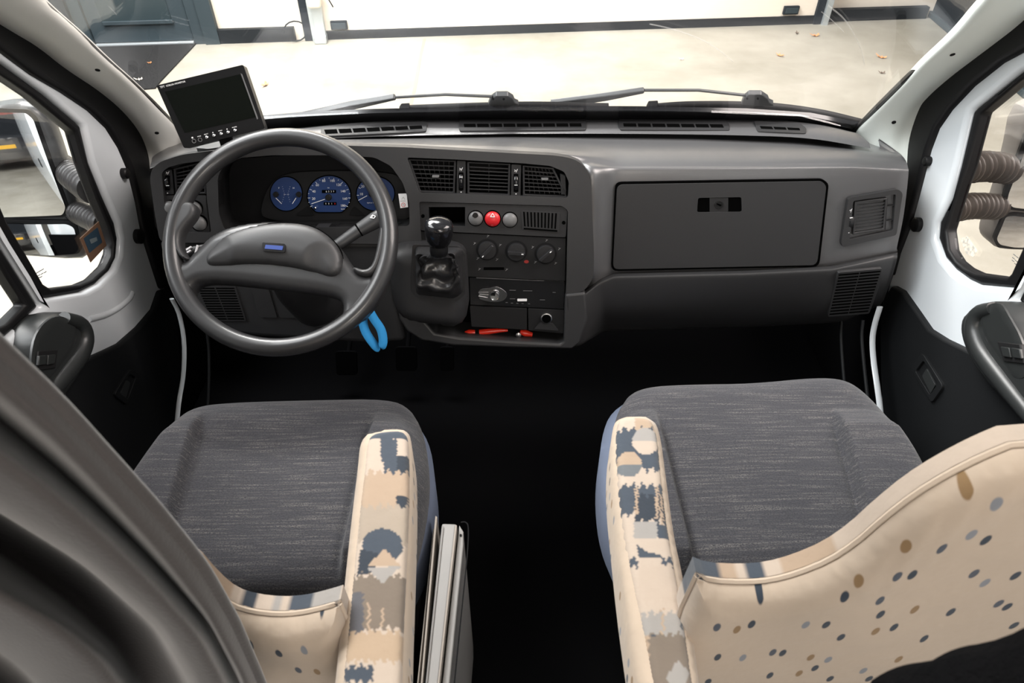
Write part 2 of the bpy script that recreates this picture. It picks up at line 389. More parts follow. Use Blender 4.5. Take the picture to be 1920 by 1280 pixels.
# ------------------------------------------------------------------ the hall outside
def concrete():
    m = M('hall_concrete', (.60, .56, .48), .5); nt = m.node_tree; b = nt.nodes['Principled BSDF']; tc = nt.nodes['Texture Coordinate']
    n1 = node(nt, 'ShaderNodeTexNoise'); n1.inputs['Scale'].default_value = .9; n1.inputs['Detail'].default_value = 8; n1.inputs['Roughness'].default_value = .65
    nt.links.new(tc.outputs['Object'], n1.inputs['Vector']); cr = node(nt, 'ShaderNodeValToRGB'); e = cr.color_ramp.elements
    e[0].position = .38; e[0].color = (.26, .243, .20, 1); e[1].position = .62; e[1].color = (.37, .35, .30, 1)
    nt.links.new(n1.outputs[0], cr.inputs[0]); nt.links.new(cr.outputs[0], b.inputs['Base Color']); return m
H_ = dict(conc=concrete(), wallw=M('hall_wall_panel', (.86, .80, .70), .6, noise=(1.2, .3, (.74, .66, .55))), dark=M('hall_dark_panel', (.022, .027, .033), .7, spec=.15),
          skirt=M('hall_skirting', (.014, .017, .02), .7, spec=.2), frame=M('door_frame_dark', (.034, .048, .056), .5, spec=.25), dglass=M('door_glass_dark', (.028, .042, .048), .2, spec=.3),
          rail=M('galvanised_rail', (.55, .60, .62), .35, .6), mat=M('entrance_mat', (.016, .016, .017), 1.0, spec=.02, noise=(90, .2, (.034, .034, .034)), bump=(150, .6, .004)),
          leafo=M('leaf_orange', (.62, .28, .12), .8), leafd=M('leaf_dark', (.16, .12, .09), .8), joint=M('floor_joint', (.42, .29, .19), .9), blueg=M('hall_panel_bluegrey', (.30, .36, .38), .5))
wbox('floor', (-14, -14, -.1), (14, 14, 0), H_['conc'], kind='structure')
jp = [(796, 72), (788, 108), (778, 165), (768, 205), (755, 290)]
bm = bmesh.new(); q = [atZ(x, y, .001) for x, y in jp]
for a, b in zip(q, q[1:]):
    w_ = Vector((.012, 0, 0)); vs = [bm.verts.new(p) for p in (a - w_, a + w_, b + w_, b - w_)]; bm.faces.new(vs)
    vs2 = [bm.verts.new(p - Vector((0, 0, .004))) for p in (a - w_, a + w_, b + w_, b - w_)]; bm.faces.new(vs2[::-1])
tag(fin(bm, 'trim_1', H_['joint'], smooth=0), kind='structure')
ga, gb = atZ(638, 73, 0), atZ(1526, 44, 0)
WF = Frame(ga, gb - ga, (0, 0, 1))                     # front wall plane; n points at the van
def wu(px, py): return WF.uv(px, py)[0]
x_l, x_r = wu(412, 68), wu(1735, 38)
def wslab(name, u0, u1, v0, v1, n0, n1, mat, parent=None, kind=None, bevel=0):
    bm = bmesh.new(); box_bm(bm, WF, u0, u1, v0, v1, n0, n1); o = fin(bm, name, mat, parent, 30, bevel)
    if kind: o['kind'] = kind
    return o
g0, g1 = wu(600, 74), wu(1530, 44)
wslab('wall_front', x_l, g0 - .06, 0, 4.2, -.15, -.02, H_['wallw'], kind='structure')
wslab('baseboard_left', x_l, g0 - .2, 0, .11, -.02, .03, H_['skirt'], kind='structure')
wr0 = WF.P(g1 + .12, 0, -.02); wr = wslab('wall_front', g1 + .1, x_r + 2.2, 0, 4.2, -.2, -.09, H_['wallw'], kind='structure')
wslab('baseboard_right', g1 + .1, x_r + .02, 0, .10, -.09, -.03, H_['skirt'], kind='structure')
gd = thing('door_2', WF.P((g0 + g1) / 2, 0, 0), kind='structure', label=None, cat=None)
for i in range(7):
    wslab('door_panel', g0, g1, .07 + i * .6, .665 + i * .6, -.05, 0, H_['wallw'], gd, bevel=.006)
wslab('bottom_seal', g0, g1, 0, .07, -.04, .012, H_['skirt'], gd)
for u_ in (g0 - .05, g1 + .03):
    wslab('guide_rail', u_, u_ + .05, 0, 4.2, -.02, .06, H_['rail'], gd)
    wslab('guide_backing', u_ - .07, u_ - .005, 0, 4.2, -.02, .03, H_['dark'], gd)
# light-barrier boxes on the roller door
def sensor(name, px, py, wd, hh, mat, label, cat, grp=None, n=.03):
    u, v = WF.uv(px, py); r = thing(name, WF.P(u, v, 0), label, cat, grp)
    wslab('housing', u - wd / 2, u + wd / 2, v - hh / 2, v + hh / 2, 0, n, mat, r, bevel=.006)
    wslab('cover', u - wd / 2 + .012, u + wd / 2 - .012, v - hh / 2 + .012, v + hh / 2 - .012, n, n + .008, H_['frame'], r, bevel=.003); return r
sensor('door_sensor', 636, 46, .14, .07, H_['dark'], 'dark box low on the roller door beside the left guide rail', 'sensor')
sensor('door_sensor', 1482, 18, .14, .07, H_['dark'], 'dark box low on the roller door beside the right guide rail', 'sensor')
u, v = WF.uv(597, 74)
mo = thing('door_motor_unit', WF.P(u + .02, 0, 0), 'pale grey column shaped drive unit at foot of left guide rail', 'door drive')
wslab('column', u + .0, u + .08, 0, .75, .01, .08, H_['rail'], mo, bevel=.01); wslab('foot', u - .02, u + .085, 0, .06, .0, .12, H_['rail'], mo, bevel=.01)
wslab('cap', u - .02, u + .085, .28, .36, .01, .12, H_['wallw'], mo, bevel=.02)
tube('cable', [WF.P(u + .07, .42, .06), WF.P(u + .12, .40, .06), WF.P(u + .15, .33, .05), WF.P(u + .17, .26, .01)], .005, H_['skirt'], mo, 6)
kb = tube('cable_loop', [WF.P(u - .12 - .09 * math.cos(a) * 1.0 - .05, .09 + .08 * math.sin(a), .05 + .03 * math.cos(a)) for a in np.linspace(0, 5.2, 14)], .006, H_['skirt'], None, 6)
tag(kb, 'dark cable looped on the floor left of the left guide rail', 'cable')
# pedestrian door, its frame and side panels
d0, d1 = wu(178, 77), wu(362, 69)
pd = thing('door_1', WF.P((d0 + d1) / 2, 0, 0), None, None, kind='structure')
wslab('door_leaf', d0, d1, .03, 2.2, -.06, .0, H_['frame'], pd, bevel=.004)
wslab('glass_pane', d0 + .12, d1 - .13, .20, 2.0, .0, .006, H_['dglass'], pd)
wslab('glazing_bead', d0 + .12, d1 - .12, .17, .20, .0, .02, H_['frame'], pd, bevel=.004)
wslab('door_frame', d1 + .005, d1 + .10, 0, 2.3, -.06, .02, H_['frame'], pd, bevel=.004)
wslab('door_frame', d0 - .10, d0 - .005, 0, 2.3, -.06, .02, H_['frame'], pd, bevel=.004)
wslab('threshold', d0, d1, 0, .025, -.04, .03, H_['rail'], pd, bevel=.003)
wslab('trim_2', d1 + .10, x_l, 0, 4.2, -.1, .04, H_['frame'], kind='structure')
wslab('trim_3', d0 - .28, d0 - .10, 0, 4.2, -.08, .06, H_['dark'], kind='structure')
wslab('wall_left', d0 - 3.0, d0 - .28, 0, 4.2, -.08, .0, H_['blueg'], kind='structure')
# right hand dark wall
ra, rb = atZ(1737, 24, 0), atZ(1800, 78, 0)
WR = Frame(ra, rb - ra, (0, 0, 1))
bm = bmesh.new(); box_bm(bm, WR, -.3, 2.5, 0, 3.5, -.15, 0); tag(fin(bm, 'wall_right', H_['dark'], smooth=30), kind='structure')
bm = bmesh.new(); box_bm(bm, WR, 0, 2.5, 0, .05, 0, .03); tag(fin(bm, 'baseboard_side', H_['frame'], smooth=30, bevel=.008), kind='structure')
# entrance mat
mp_ = [atZ(378, 73, 0), atZ(302, 154, 0), atZ(292, 167, 0), atZ(258, 170, 0), atZ(120, 182, 0), atZ(60, 84, 0), atZ(178, 80, 0)]
FZ = Frame((0, 0, 0), (1, 0, 0), (0, 1, 0))
bm = bmesh.new(); plate(bm, FZ, [(p.x, p.y) for p in mp_], .012, 0.001)
tag(fin(bm, 'door_mat', H_['mat'], smooth=0, bevel=.003), 'dark grey ribbed entrance mat in front of the dark door', 'mat')
# fallen leaves, each one
def leaf(px, py, s, mat, label, rot, grp=None):
    c = atZ(px, py, .0); bm = bmesh.new(); vs = []; n = 11
    for i in range(n):
        a = 2 * math.pi * i / n; r = s * (.55 + .45 * (i % 2)) * (1.3 if i in (0, 5, 6) else .8)
        x, y = r * math.cos(a), r * math.sin(a) * .6; X = x * math.cos(rot) - y * math.sin(rot); Y = x * math.sin(rot) + y * math.cos(rot)
        vs.append(bm.verts.new((c.x + X, c.y + Y, .004 + (.010 if px < 300 else 0) + abs(x) * .25 + .01 * (i % 2))))
    m = bm.verts.new((c.x, c.y, .004 + (.010 if px < 300 else 0)))
    for i in range(n): bm.faces.new([m, vs[i], vs[(i + 1) % n]])
    tag(fin(bm, 'dry_leaf', mat, smooth=0, thick=.002), label, 'leaf', grp)
G = 'dry leaves scattered on the hall floor'
for a in [(1529, 68, .05, H_['leafo'], 'orange dry leaf just below the right guide rail foot', .3), (1494, 63, .035, H_['leafd'], 'small dark leaf left of the orange leaf by the right rail', 1.2),
          (1461, 105, .045, H_['leafo'], 'pale orange dry leaf on open floor right of centre', 2.1), (1653, 109, .045, H_['leafo'], 'orange leaf on the floor nearest the right windscreen pillar', -.6),
          (1278, 113, .022, H_['wallw'], 'small pale leaf scrap lying in the middle of the floor', .2), (1548, 40, .065, H_['leafo'], 'brown curled leaf against the wall right of the right rail', .9),
          (1654, 138, .03, H_['leafd'], 'thin greyish leaf scrap below the orange leaf by the pillar', .1), (498, 160, .05, H_['leafo'], 'faded orange leaf on the floor right of the monitor', 1.5),
          (263, 153, .03, H_['wallw'], 'pale scrap lying on the near end of the dark entrance mat', .4), (283, 122, .018, H_['leafo'], 'tiny reddish scrap on the middle of the dark entrance mat', .9),
          (520, 62, .04, H_['leafo'], 'small orange leaf beneath the left white wall skirting', 0)]:
    leaf(*a, grp=G)

# ------------------------------------------------------------------ van shell
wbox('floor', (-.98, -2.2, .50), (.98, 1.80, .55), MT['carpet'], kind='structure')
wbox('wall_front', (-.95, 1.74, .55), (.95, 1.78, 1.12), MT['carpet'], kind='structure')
wbox('ceiling', (-1.02, -2.2, 2.32), (1.02, .62, 2.36), MT['headl'], kind='structure')
wbox('wall_rear', (-1.02, -2.24, .50), (1.02, -2.2, 2.36), MT['headl'], kind='structure')
wbox('wall_left', (-1.06, -3.6, .45), (-1.0, .02, 2.5), MT['body'], kind='structure')
wbox('wall_right', (1.0, -3.6, .45), (1.06, .02, 2.5), MT['body'], kind='structure')
WS = Frame((0, 1.5, 1.318), (1, 0, 0), (0, -.3, .351))   # windscreen plane, n towards the cab
WS = Frame(WS.o, WS.u, WS.v)
assert WS.n.y < 0
gp = [WS.uv(x, y) for x, y in [(322, 240), (500, 222), (700, 212), (960, 208), (1300, 210), (1500, 218), (1610, 245)]]
gl = [(-.80, .0)] + gp + [(.80, .0), (.80, 1.25), (-.82, 1.25)]
slab('window_1', WS, gl, MT['glass'], bot=-.005, px=False)['kind'] = 'structure'
# wiper sweep marks on the glass
bm = bmesh.new()
for pp, wd in (([(1218, 45), (1262, 55), (1310, 72), (1345, 92), (1375, 116)], .0022), ([(1552, 10), (1580, 33), (1600, 62), (1615, 95), (1621, 122)], .0022), ([(1540, 22), (1562, 40), (1582, 60)], .0012), ([(204, 12), (212, 20), (219, 28)], .002)):
    pts = [WS.at(x, y, .0006) for x, y in pp]; pts = catmull(pts, 14)
    for a, b in zip(pts, pts[1:]): tube_bm(bm, [a, b], wd / 2, 4, False)
MT['smear'] = M('glass_smear', (.8, .8, .78), .8, alpha=.14)
o = fin(bm, 'wiper_smear', MT['smear'], bpy.data.objects['window_1'])
# black band and scuttle under the screen
slab('trim_4', WS, [(470, 226), (560, 218), (700, 212), (960, 206), (1200, 207), (1400, 211), (1520, 219), (1620, 238), (1640, 262), (1500, 262), (960, 262), (500, 270), (330, 262), (322, 244)], MT['gloss'], top=-.006, bot=-.016)['kind'] = 'structure'
wbox('trim_5', (-.85, 1.56, 1.10), (.85, 1.60, 1.20), MT['matte'], kind='structure')
for sgn, nm in ((1, 'trim_6'), (-1, 'trim_7')):
    if sgn > 0: e = [(1852, 0), (1800, 59), (1741, 114), (1708, 149), (1653, 203), (1612, 245)]
    else: e = [(68, 0), (100, 29), (138, 62), (192, 113), (242, 157), (285, 198), (324, 240)]
    bm = bmesh.new(); pts = catmull([WS.at(x - sgn * (7 if y > 120 or sgn < 0 else 1), y, -.006) for x, y in e], 20); tube_bm(bm, pts, .006 if sgn < 0 else .009, 6)
    fin(bm, nm, MT['rubber'])['kind'] = 'structure'
# windscreen pillars
def pillar(name, A, Cc, X, mat, screws):
    A3 = catmull([WS.at(x, y, .004) for x, y in A], 18); C3 = catmull([atX(x, y, X) for x, y in Cc], 18)
    r1 = []; r2 = []; r3 = []
    for a, c in zip(A3, C3):
        tow = (CAM - (a + c) / 2).normalized()
        r1.append(a.lerp(c, .30) + tow * .020); r2.append(a.lerp(c, .62) + tow * .024); r3.append(a.lerp(c, .86) + tow * .008)
    back = [a + Vector((0, .03, -.01)) for a in A3]
    o = loft(name, [back, A3, r1, r2, r3, C3], mat, nu=40, nv=24, smooth=60); o['kind'] = 'structure'
    for px, py in screws:
        d = ray(px, py).normalized(); ok, loc, nor, _ = o.ray_cast(CAM, d)
        if ok:
            if nor.dot(d) > 0: nor = -nor
            lathe('screw_cap', loc - nor * .001, nor, [(.0045, 0), (.0045, .0022), (.002, .003)], MT['matte'], o, 12)
    return o
pillar('trim_8', [(1930, -85), (1852, 0), (1800, 59), (1741, 114), (1708, 149), (1653, 203), (1607, 249), (1600, 268)],
       [(2010, -50), (1920, 39), (1850, 94), (1784, 144), (1741, 182), (1723, 208), (1706, 265), (1702, 330)], .87, MT['trimw'], [(1786, 102), (1676, 229)])
pillar('trim_9', [(-15, -85), (68, 0), (100, 29), (138, 62), (192, 113), (242, 157), (288, 202), (345, 262), (352, 285)],
       [(-90, -15), (0, 47), (67, 87), (123, 130), (187, 173), (233, 213), (263, 253), (277, 293), (280, 330)], -.89, MT['trimd'], [(183, 131), (294, 249)])

# ------------------------------------------------------------------ cab doors
FRD = Frame((.88, 0, 0), (0, -1, 0), (0, 0, 1)); FLD = Frame((-.90, 0, 0), (0, 1, 0), (0, 0, 1))
def door(name, F, edge, rub_o, rub_i, win2_o, win2_i, panel, seal_o, seal_i, lower, sgn):
    root = thing(name, F.o + Vector((0, .7, .8)), None, None, kind='structure')
    uv = lambda L, n=0: [F.uv(x, y, n) for x, y in L]
    poly = uv(edge) + lower
    ro, w2o = uv(rub_o, -.010), uv(win2_o, -.010)
    slab('door_skin', F, poly, MT['body'], root, top=0, bot=-.034, holes=[ro, w2o], bevel=.015, seg=5, px=False)
    slab('window_seal', F, ro, MT['rubber'], root, top=-.009, bot=-.036, holes=[uv(rub_i, -.022)], bevel=.006, px=False)
    slab('window_seal', F, w2o, MT['rubber'], root, top=-.009, bot=-.036, holes=[uv(win2_i, -.022)], bevel=.006, px=False)
    slab('door_panel', F, uv(panel['px'], .012) + panel['uv'], MT['doorp'], root, top=.012, bot=-.01, bevel=.006, px=False)
    s = slab('body_seal', F, [(x - sgn * 9, y - 7) for x, y in seal_o] + seal_i[::-1], MT['rubber'], root, top=.012, bot=-.03, bevel=.011, seg=4)
    for i, g in enumerate((rub_i, win2_i)):
        slab('glass', F, uv(g, -.022), MT['glass'], root, top=-.026, bot=-.030, px=False)
    return root
DR = door('door_4', FRD,
    [(2010, 40), (1920, 70), (1860, 105), (1800, 155), (1757, 205), (1735, 245), (1718, 285), (1705, 330), (1695, 400), (1685, 470), (1665, 530), (1655, 570), (1650, 620)],
    [(1826, 208), (1802, 310), (1786, 371), (1763, 416), (1760, 447), (1773, 483), (1792, 505), (1818, 524), (1840, 534), (1904, 539), (1918, 528), (2010, 330), (2060, 60), (1920, 133)],
    [(1850, 212), (1824, 310), (1811, 345), (1789, 416), (1784, 432), (1789, 468), (1802, 489), (1818, 502), (1840, 512), (1900, 520), (1908, 512), (1990, 330), (2035, 90), (1925, 150)],
    [(1912, 562), (1985, 660), (2100, 700), (2400, 500), (2300, 60), (2075, 90), (2035, 330)], [(1932, 562), (1990, 640), (2100, 675), (2370, 490), (2280, 90), (2090, 110), (2050, 340)],
    dict(px=[(2120, 760), (1980, 720), (1905, 698), (1870, 682), (1820, 660), (1770, 636), (1740, 617), (1718, 585), (1690, 545), (1672, 535), (1655, 560), (1648, 600), (1650, 700), (1655, 790)], uv=[(-.95, .62), (-.1, .62), (-.1, 1.0)]),
    [(2000, -20), (1920, 39), (1850, 94), (1784, 144), (1741, 182), (1723, 208), (1709, 241), (1700, 280), (1694, 340), (1684, 430), (1665, 500)],
    [(2000, 40), (1920, 92), (1872, 118), (1817, 162), (1776, 206), (1752, 241), (1737, 281), (1715, 366), (1700, 422), (1680, 474), (1668, 520)],
    [(-1.0, .60), (-.05, .60), (-.05, 2.25), (-.60, 2.25)], 1)
DL = door('door_3', FLD,
    [(-90, 0), (0, 70), (67, 113), (123, 150), (180, 190), (220, 225), (245, 270), (262, 320), (272, 377), (285, 442), (305, 520), (318, 560), (330, 620)],
    [(150, 236), (166, 305), (190, 364), (214, 417), (220, 447), (218, 477), (208, 503), (178, 533), (148, 548), (82, 559), (68, 552), (0, 444), (-60, 320), (-110, 60), (0, 118), (80, 176)],
    [(131, 247), (148, 305), (172, 370), (196, 426), (204, 456), (202, 480), (190, 503), (166, 524), (142, 534), (84, 541), (70, 532), (38, 477), (0, 414), (-40, 320), (-85, 90), (49, 180)],
    [(72, 575), (0, 640), (-120, 700), (-400, 500), (-300, 60), (-125, 80), (-70, 340), (0, 462)], [(36, 572), (0, 608), (-120, 660), (-370, 480), (-280, 90), (-150, 110), (-95, 350), (0, 517)],
    dict(px=[(-120, 800), (40, 745), (120, 700), (162, 674), (200, 657), (227, 644), (262, 613), (290, 580), (302, 545), (318, 540), (335, 600), (340, 700), (330, 800)], uv=[(.95, .62), (.1, .62), (.1, 1.0)]),
    [(-100, -30), (0, 47), (67, 87), (123, 130), (187, 173), (233, 213), (263, 253), (280, 293), (290, 350), (310, 480), (320, 540)],
    [(-100, 30), (0, 90), (67, 140), (123, 173), (173, 207), (207, 240), (230, 277), (247, 317), (262, 377), (274, 442), (306, 543)],
    [(1.0, .60), (.05, .60), (.05, 2.25), (.60, 2.25)], -1)
for F, root, L in ((FRD, DR, [(1733, 302, .010), (1713, 421, .016)]), (FLD, DL, [(240, 325, .012), (266, 443, .017)])):
    for px, py, r in L:
        u, v = F.uv(px, py, .012); lathe('rubber_plug', F.P(u, v, .006), F.n, [(r, -.006), (r, .004), (r * .8, .0065), (r * .3, .007)], MT['rubber'], root, 24)
# pressed ridge of the inner door skin
tube('pressed_rib', catmull([FLD.at(x, y, -.003) for x, y in [(165, 598), (195, 590), (220, 577), (240, 560), (246, 548)]], 14), .008, MT['body'], DL, 8)
# door pull / armrest with window switches
def armrest(root, F, outer, inner, sw, grip, off=.03):
    n = off
    b = pillow('armrest', F, chaikin(outer, 2), MT['armr'], root, base=n, h=.022, r=.03, depth=off + .02, s=.008)
    p = pillow('cup_recess', F, chaikin(inner, 2), MT['armr'], root, base=n + .0225, h=.002, r=.006, depth=.004, s=.008)
    gp_ = catmull([F.at(x, y, n + .018) for x, y in grip], 24); tube('grip_bar', gp_, [.012 + .006 * math.sin(math.pi * i / 23) for i in range(24)], MT['armr'], root, 14)
    s = slab('window_switch', F, sw, MT['panel'], root, top=n + .028, bot=n + .015, bevel=.002)
    c = [sum(q[0] for q in sw) / 4, sum(q[1] for q in sw) / 4]
    for k in (-.22, .22):
        q = [(c[0] + (x - c[0]) * .38 + (sw[1][0] - sw[0][0]) * k, c[1] + (y - c[1]) * .5 + (sw[1][1] - sw[0][1]) * k) for x, y in sw]
        r = slab('rocker', F, q, MT['armr'], s, top=n + .032, bot=n + .026, bevel=.0015)
armrest(DL, FLD, [(55, 640), (75, 603), (108, 582), (145, 590), (166, 622), (168, 650), (150, 690), (100, 760), (60, 830), (-40, 960), (-80, 900), (0, 760), (55, 700)],
        [(60, 642), (80, 606), (108, 590), (135, 600), (146, 620), (140, 650), (110, 690), (80, 730), (58, 715)], [(72, 658), (110, 655), (105, 690), (68, 695)], [(120, 596), (150, 608), (158, 636), (146, 668), (118, 705), (85, 745), (40, 790)])
armrest(DR, FRD, [(1812, 600), (1822, 582), (1850, 566), (1880, 564), (1895, 585), (1925, 640), (1960, 700), (2010, 760), (2050, 860), (2000, 880), (1930, 790), (1860, 720), (1826, 670), (1812, 630)],
        [(1838, 590), (1852, 570), (1876, 566), (1890, 590), (1918, 640), (1930, 700), (1905, 715), (1870, 670), (1840, 625)], [(1868, 640), (1912, 645), (1920, 682), (1880, 677)], [(1862, 578), (1836, 588), (1828, 618), (1842, 660), (1880, 712), (1930, 775), (1985, 845)])
# inner door release recess
def release(root, F, q, mir):
    s = slab('release_bezel', F, fil(q, 8), MT['doorp'], root, top=.018, bot=.005, bevel=.003, holes=[fil([((x * .68 + sum(p[0] for p in q) / 4 * .32), (y * .68 + sum(p[1] for p in q) / 4 * .32)) for x, y in q], 4)])
    cx, cy = sum(p[0] for p in q) / 4, sum(p[1] for p in q) / 4
    slab('release_lever', F, fil([(cx + (x - cx) * .4 + mir * 4, cy + (y - cy) * .5 + 6) for x, y in q], 3), MT['armr'], s, top=.015, bot=.008, bevel=.002)
release(DR, FRD, [(1706, 690), (1728, 660), (1768, 724), (1746, 756)], 1)
release(DL, FLD, [(214, 740), (245, 690), (262, 700), (240, 760)], -1)
# white body flange edges beside the footwell
for nm, L, X in (('trim_10', [(1650, 575), (1641, 605), (1636, 635), (1638, 675), (1645, 725), (1651, 773), (1654, 830)], .815), ('trim_11', [(322, 560), (336, 590), (345, 640), (344, 700), (336, 750), (331, 800), (328, 850)], -.815)):
    t = tube(nm, catmull([atX(x, y, X) for x, y in L], 20), .0035 if X > 0 else .0028, MT['body'], None, 8, flat=2.0); t['kind'] = 'structure'
for nm, L, X in (('trim_12', [(1578, 600), (1577, 640), (1584, 730), (1590, 800)], .76), ('trim_13', [(1618, 600), (1616, 640), (1626, 740), (1634, 800)], .79), ('trim_14', [(388, 620), (392, 660), (392, 720), (388, 790)], -.76)):
    t = tube(nm, catmull([atX(x, y, X) for x, y in L], 16), .004, MT['doorp'], None, 8); t['kind'] = 'structure'
# kick panels that close the footwell sides
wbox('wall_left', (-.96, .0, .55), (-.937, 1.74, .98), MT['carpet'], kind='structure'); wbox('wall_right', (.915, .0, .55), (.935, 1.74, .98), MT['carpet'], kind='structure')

# ------------------------------------------------------------------ dashboard
FD = Frame((0, 1.25, 1.371), (1, 0, 0), (0, .285, .9586))         # driver and centre face
FG = Frame((0, 1.272, 1.327), (1, 0, 0), (0, .052, .206))         # passenger face
TP = Frame((0, 1.5, 1.322), (1, 0, 0), (0, 1, 0))                 # defroster ledge
D = thing('dashboard', (0, 1.3, 1.0), 'full width dark grey moulded plastic dashboard under the windscreen', 'dashboard')
def row(pts, n=150, x0=None, x1=None):
    """pts: (px, py, Y); resampled evenly in px"""
    xs = [p[0] for p in pts]; t = np.linspace(xs[0], xs[-1], n)
    ys = np.interp(t, xs, [p[1] for p in pts]); Ys = np.interp(t, xs, [p[2] for p in pts])
    k = np.array([.25, .5, .25])
    for _ in range(2):
        ys[1:-1] = np.convolve(ys, k, 'valid'); Ys[1:-1] = np.convolve(Ys, k, 'valid')
    R = [atY(x, y, Y) for x, y, Y in zip(t, ys, Ys)]
    return [R[0] + Vector((-.004, .10, -.03))] + R + [R[-1] + Vector((.012, .05, -.012)), R[-1] + Vector((.016, .16, -.03))]
rows = [row([(330, 268, 1.54), (480, 246, 1.54), (600, 235, 1.54), (960, 224, 1.54), (1300, 226, 1.54), (1500, 234, 1.54), (1640, 262, 1.54)]),
        row([(290, 290, 1.45), (340, 281, 1.45), (480, 264, 1.45), (620, 257, 1.45), (960, 252, 1.45), (1300, 254, 1.45), (1500, 260, 1.45), (1660, 278, 1.45)]),
        row([(284, 303, 1.33), (340, 286, 1.33), (480, 269, 1.33), (620, 265, 1.33), (960, 268, 1.35), (1150, 277, 1.36), (1400, 279, 1.36), (1600, 281, 1.36), (1688, 290, 1.34)]),
        row([(282, 309, 1.30), (340, 290, 1.30), (480, 272, 1.29), (620, 268, 1.29), (960, 277, 1.30), (1060, 284, 1.30), (1150, 296, 1.312), (1400, 297, 1.312), (1600, 294, 1.312), (1698, 300, 1.312)]),
        row([(281, 318, 1.28), (340, 300, 1.28), (620, 279, 1.28), (960, 290, 1.28), (1060, 295, 1.28), (1150, 311, 1.287), (1400, 311, 1.287), (1600, 308, 1.287), (1702, 312, 1.287)]),
        row([(281, 330, 1.40), (620, 300, 1.40), (960, 310, 1.40), (1050, 320, 1.40), (1080, 328, 1.28), (1104, 328, 1.244), (1116, 328, 1.246), (1143, 328, 1.272), (1400, 326, 1.2735), (1600, 326, 1.2735), (1703, 330, 1.272)]),
        row([(290, 420, 1.42), (620, 420, 1.42), (1050, 420, 1.40), (1080, 420, 1.25), (1104, 420, 1.216), (1116, 418, 1.218), (1141, 412, 1.247), (1400, 410, 1.25), (1600, 408, 1.25), (1694, 405, 1.25)]),
        row([(303, 470, 1.42), (620, 490, 1.42), (1050, 500, 1.40), (1080, 500, 1.22), (1104, 500, 1.190), (1116, 500, 1.194), (1138, 496, 1.222), (1400, 490, 1.224), (1560, 484, 1.226), (1682, 462, 1.232)]),
        row([(310, 500, 1.42), (620, 520, 1.42), (1050, 555, 1.40), (1104, 542, 1.185), (1118, 530, 1.20), (1150, 512, 1.222), (1400, 506, 1.222), (1560, 497, 1.224), (1682, 474, 1.232)])]
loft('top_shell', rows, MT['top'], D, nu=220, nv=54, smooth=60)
# same plastic as the faces, with top light put into a paler colour
rows = [row([(1062, 552, 1.20), (1095, 547, 1.20), (1122, 520, 1.225), (1150, 510, 1.23), (1400, 505, 1.23), (1560, 497, 1.23), (1684, 470, 1.24)]),
        row([(1062, 556, 1.168), (1095, 551, 1.172), (1124, 527, 1.195), (1150, 516, 1.203), (1400, 510, 1.203), (1560, 502, 1.203), (1684, 476, 1.222)]),
        row([(1062, 562, 1.160), (1095, 560, 1.163), (1124, 540, 1.187), (1150, 528, 1.194), (1400, 522, 1.194), (1560, 514, 1.194), (1682, 490, 1.214)]),
        row([(1064, 600, 1.150), (1095, 598, 1.153), (1130, 580, 1.190), (1400, 568, 1.196), (1560, 562, 1.196), (1670, 530, 1.215)]),
        row([(1066, 636, 1.143), (1090, 634, 1.150), (1130, 606, 1.212), (1400, 602, 1.214), (1580, 592, 1.216), (1658, 560, 1.24)]),
        row([(1066, 650, 1.150), (1084, 650, 1.162), (1130, 622, 1.25), (1400, 614, 1.25), (1580, 604, 1.26), (1650, 572, 1.27)]),
        row([(1066, 652, 1.20), (1084, 640, 1.25), (1130, 612, 1.36), (1400, 604, 1.36), (1580, 594, 1.36), (1646, 566, 1.36)])]
loft('lower_panel', rows, MT['dash'], D, nu=180, nv=40, smooth=60)
# driver side face with its openings
faceA = [(281, 335), (284, 318), (300, 303), (340, 290), (400, 282), (480, 276), (620, 272), (760, 276), (960, 287), (1040, 291), (1075, 297), (1098, 312), (1108, 340), (1114, 480), (1113, 520), (1096, 546), (1066, 552),
         (1066, 600), (1066, 648), (960, 646), (780, 634), (770, 458), (540, 455), (300, 455), (290, 400)]
H1 = fil([(303, 324), (314, 314), (344, 306), (384, 301), (388, 375), (396, 436), (322, 436), (308, 380)], 5)
H2 = fil([(408, 332), (416, 315), (449, 296), (508, 291), (632, 291), (702, 295), (733, 311), (755, 342), (767, 378), (768, 424), (600, 426), (421, 431), (410, 400)], 8)
H3 = fil([(763, 295), (857, 299), (979, 306), (1032, 311), (1058, 322), (1067, 342), (1065, 371), (982, 368), (876, 364), (787, 362), (776, 332)], 5)
H4 = fil([(786, 378), (1055, 386), (1065, 395), (1062, 530), (1058, 645), (800, 640), (795, 560)], 5)
slab('instrument_fascia', FD, fil(faceA, 14, 5), MT['dash'], D, top=.0, bot=-.03, holes=[H1, H2, H3, H4], bevel=.013, seg=5)
# rolled edge on the right shoulder of the centre fascia
# void box behind the openings
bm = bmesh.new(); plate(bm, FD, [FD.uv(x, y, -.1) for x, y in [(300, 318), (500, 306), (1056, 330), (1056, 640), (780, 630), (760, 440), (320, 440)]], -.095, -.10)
fin(bm, 'backing', MT['black'], D, 30)
